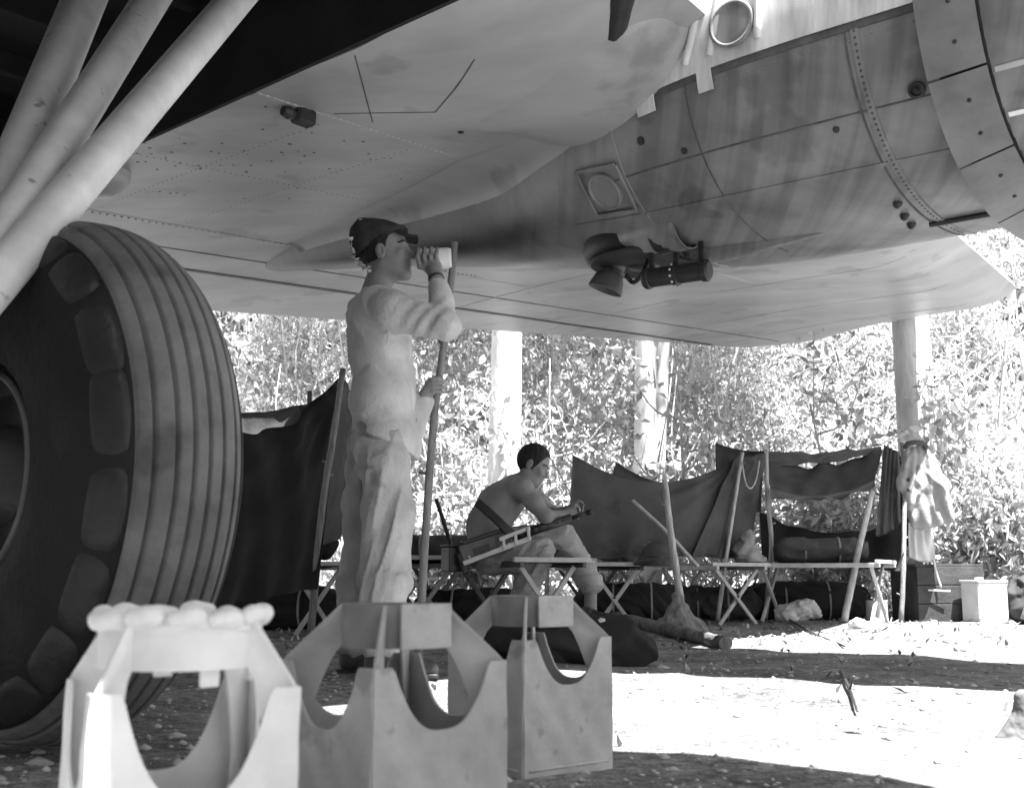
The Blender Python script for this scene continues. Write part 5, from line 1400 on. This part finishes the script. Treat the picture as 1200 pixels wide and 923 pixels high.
# saplings with bare pale branches at the right
def sapling(x, Y, H, label, seed, m=M_twig, n=9, spread=.5, leaves=260):
    rr = np.random.default_rng(seed); b = gpt(x, 690, Y)
    root = empty('bare_sapling', b, label, 'sapling', 'thin saplings at the jungle edge')
    P = smooth_path([b, b + np.array([rr.uniform(-.15, .15), 0, H * .5]), b + np.array([rr.uniform(-.3, .3), rr.uniform(-.1, .1), H])], 14)
    st = put('stem', *tube(P, np.linspace(.030, .010, 14), 7, wob=.1, seed=seed), m, root, smooth=True); ends = []
    for k in range(n):
        i = rr.integers(2, 13); a = rr.uniform(-1, 1); L = rr.uniform(.4, 1.1) * spread * 2
        Q = smooth_path([P[i], P[i] + np.array([a, rr.uniform(-.3, .3), .3]) * L * .5, P[i] + np.array([a * 1.1, rr.uniform(-.3, .3), .85]) * L], 8)
        put('branch', *tube(Q, np.linspace(.014, .005, 8), 5, wob=.1, seed=k), m, st, smooth=True); ends += [Q[-1], Q[4], Q[6]]
    ends = np.array(ends); kk = rr.integers(0, len(ends), leaves)
    C = ends[kk] + rr.normal(size=(leaves, 3)) * .14
    v, f = leaf_cloud(C, .14, .06, rr, SUNF, .4, .4); put('foliage', v, f, M_leaf, root, tone=tones(leaves, rr, .6, 1.6))
    return root
sapling(1182, 11.6, 3.6, 'tall bare sapling with pale forked branches at the right edge', 1)
sapling(1120, 11.9, 2.6, 'sapling with arching pale branches right of the hanging shirt', 2)
sapling(820, 12.0, 2.4, 'sapling with slanting pale twigs above the tarpaulin corner', 3)
sapling(960, 12.1, 2.2, 'low sapling showing above the canvas fly', 4)
sapling(520, 12.2, 2.4, 'sapling seen between the curved pole and the white trunk', 5)
sapling(640, 12.1, 1.9, 'short sapling right behind the seated man\'s head', 6)
sapling(1150, 11.2, 1.6, 'low bushy sapling behind the square tin', 7, n=14, spread=.4, leaves=900)
# arching grass clumps and small shrubs in front of the thicket
def shrub(x, Y, H, label, seed):
    rr = np.random.default_rng(seed); b = gpt(x, 690, Y)
    root = empty('leafy_shrub', b, label, 'shrub', 'shrubs along the jungle edge')
    ends = []
    for k in range(9):
        a = rr.uniform(0, 6.28); sp_ = rr.uniform(.1, .5) * H
        Q = smooth_path([b, b + np.array([math.cos(a) * sp_ * .4, math.sin(a) * sp_ * .4, H * .55]), b + np.array([math.cos(a) * sp_, math.sin(a) * sp_, H * rr.uniform(.7, 1.1)])], 8)
        put('stem', *tube(Q, np.linspace(.012, .004, 8), 5), M_stemd, root, smooth=True); ends += list(Q[2:])
    ends = np.array(ends); n = 1500; kk = rr.integers(0, len(ends), n)
    C = ends[kk] + rr.normal(size=(n, 3)) * .13 * H ** .5; C[:, 2] = np.abs(C[:, 2])
    v, f = leaf_cloud(C, .12, .042, rr, SUNF, .4, .4); put('foliage', v, f, M_leaf, root, tone=tones(n, rr, .5, 1.6))
for i, (x, Y, H, lab) in enumerate(((1165, 11.3, 1.3, 'leafy shrub rising behind the square tin'), (1120, 11.0, 1.0, 'low shrub between the crate and the square tin'), (1190, 10.8, 1.5, 'leafy shrub at the right edge behind the kit bag'),
        (945, 11.8, 1.1, 'shrub seen through the opening under the canvas fly'), (1000, 11.9, 1.2, 'shrub seen beside the leaning pole under the fly'), (300, 11.9, 1.5, 'shrub showing above the black shelter'),
        (560, 11.8, 1.0, 'low shrub at the foot of the white trunk'), (510, 11.6, 1.1, 'low shrub between the curved pole and the seated man'), (720, 12.0, 1.6, 'shrub showing above the sagging tarpaulin edge'))):
    shrub(x, Y, H, lab, 50 + i)

# ================================================================== GRAVEL AND LITTER
N = 9000
C = np.stack([r.uniform(-1, 1, N), 1.0 + 10 * r.uniform(0, 1, N) ** 1.7, np.zeros(N)], 1); C[:, 0] *= 1.0 + C[:, 1] * .62; C[:, 2] = ground_h(C[:, 0], C[:, 1])
V = []; Fc = []
ico = np.array([(0, 0, 1), (.9, 0, .25), (.28, .85, .3), (-.72, .52, .25), (-.72, -.52, .3), (.28, -.85, .25), (.5, .4, -.5), (-.5, .1, -.5), (.2, -.5, -.5)])
icf = [(0, 1, 2), (0, 2, 3), (0, 3, 4), (0, 4, 5), (0, 5, 1), (1, 6, 2), (2, 6, 3), (3, 6, 7), (3, 7, 4), (4, 7, 5), (5, 7, 8), (5, 8, 1), (1, 8, 6)]
sz = r.lognormal(-5.0, .55, N); sc3 = r.uniform(.6, 1.3, (N, 3)) * sz[:, None]; sc3[:, 2] *= .7
an = r.uniform(0, 6.28, N)
L = ico[None] * sc3[:, None, :]
X = L[..., 0] * np.cos(an)[:, None] - L[..., 1] * np.sin(an)[:, None]; Yy = L[..., 0] * np.sin(an)[:, None] + L[..., 1] * np.cos(an)[:, None]
V = np.stack([X, Yy, L[..., 2]], -1) + C[:, None, :]
Fi = (np.array(icf)[None] + (np.arange(N) * 9)[:, None, None]).reshape(-1, 3)
tag(put('loose_gravel', V.reshape(-1, 3), Fi, M_stone), 'loose coral gravel strewn over the ground', 'gravel', kind='stuff')
N = 2600
C = np.stack([r.uniform(-5, 8, N), np.concatenate([r.uniform(6.5, 12.5, N - 300), r.uniform(3, 6.5, 300)]), np.zeros(N)], 1); C[:, 2] = ground_h(C[:, 0], C[:, 1]) + .012
v, f = leaf_cloud(C, .055, .022, r, UP, .93, 0)
tag(put('leaf_litter', v, f, M_litter, tone=tones(N, r, .2, 1.8)), 'dry leaf litter scattered over the ground', 'litter', kind='stuff')
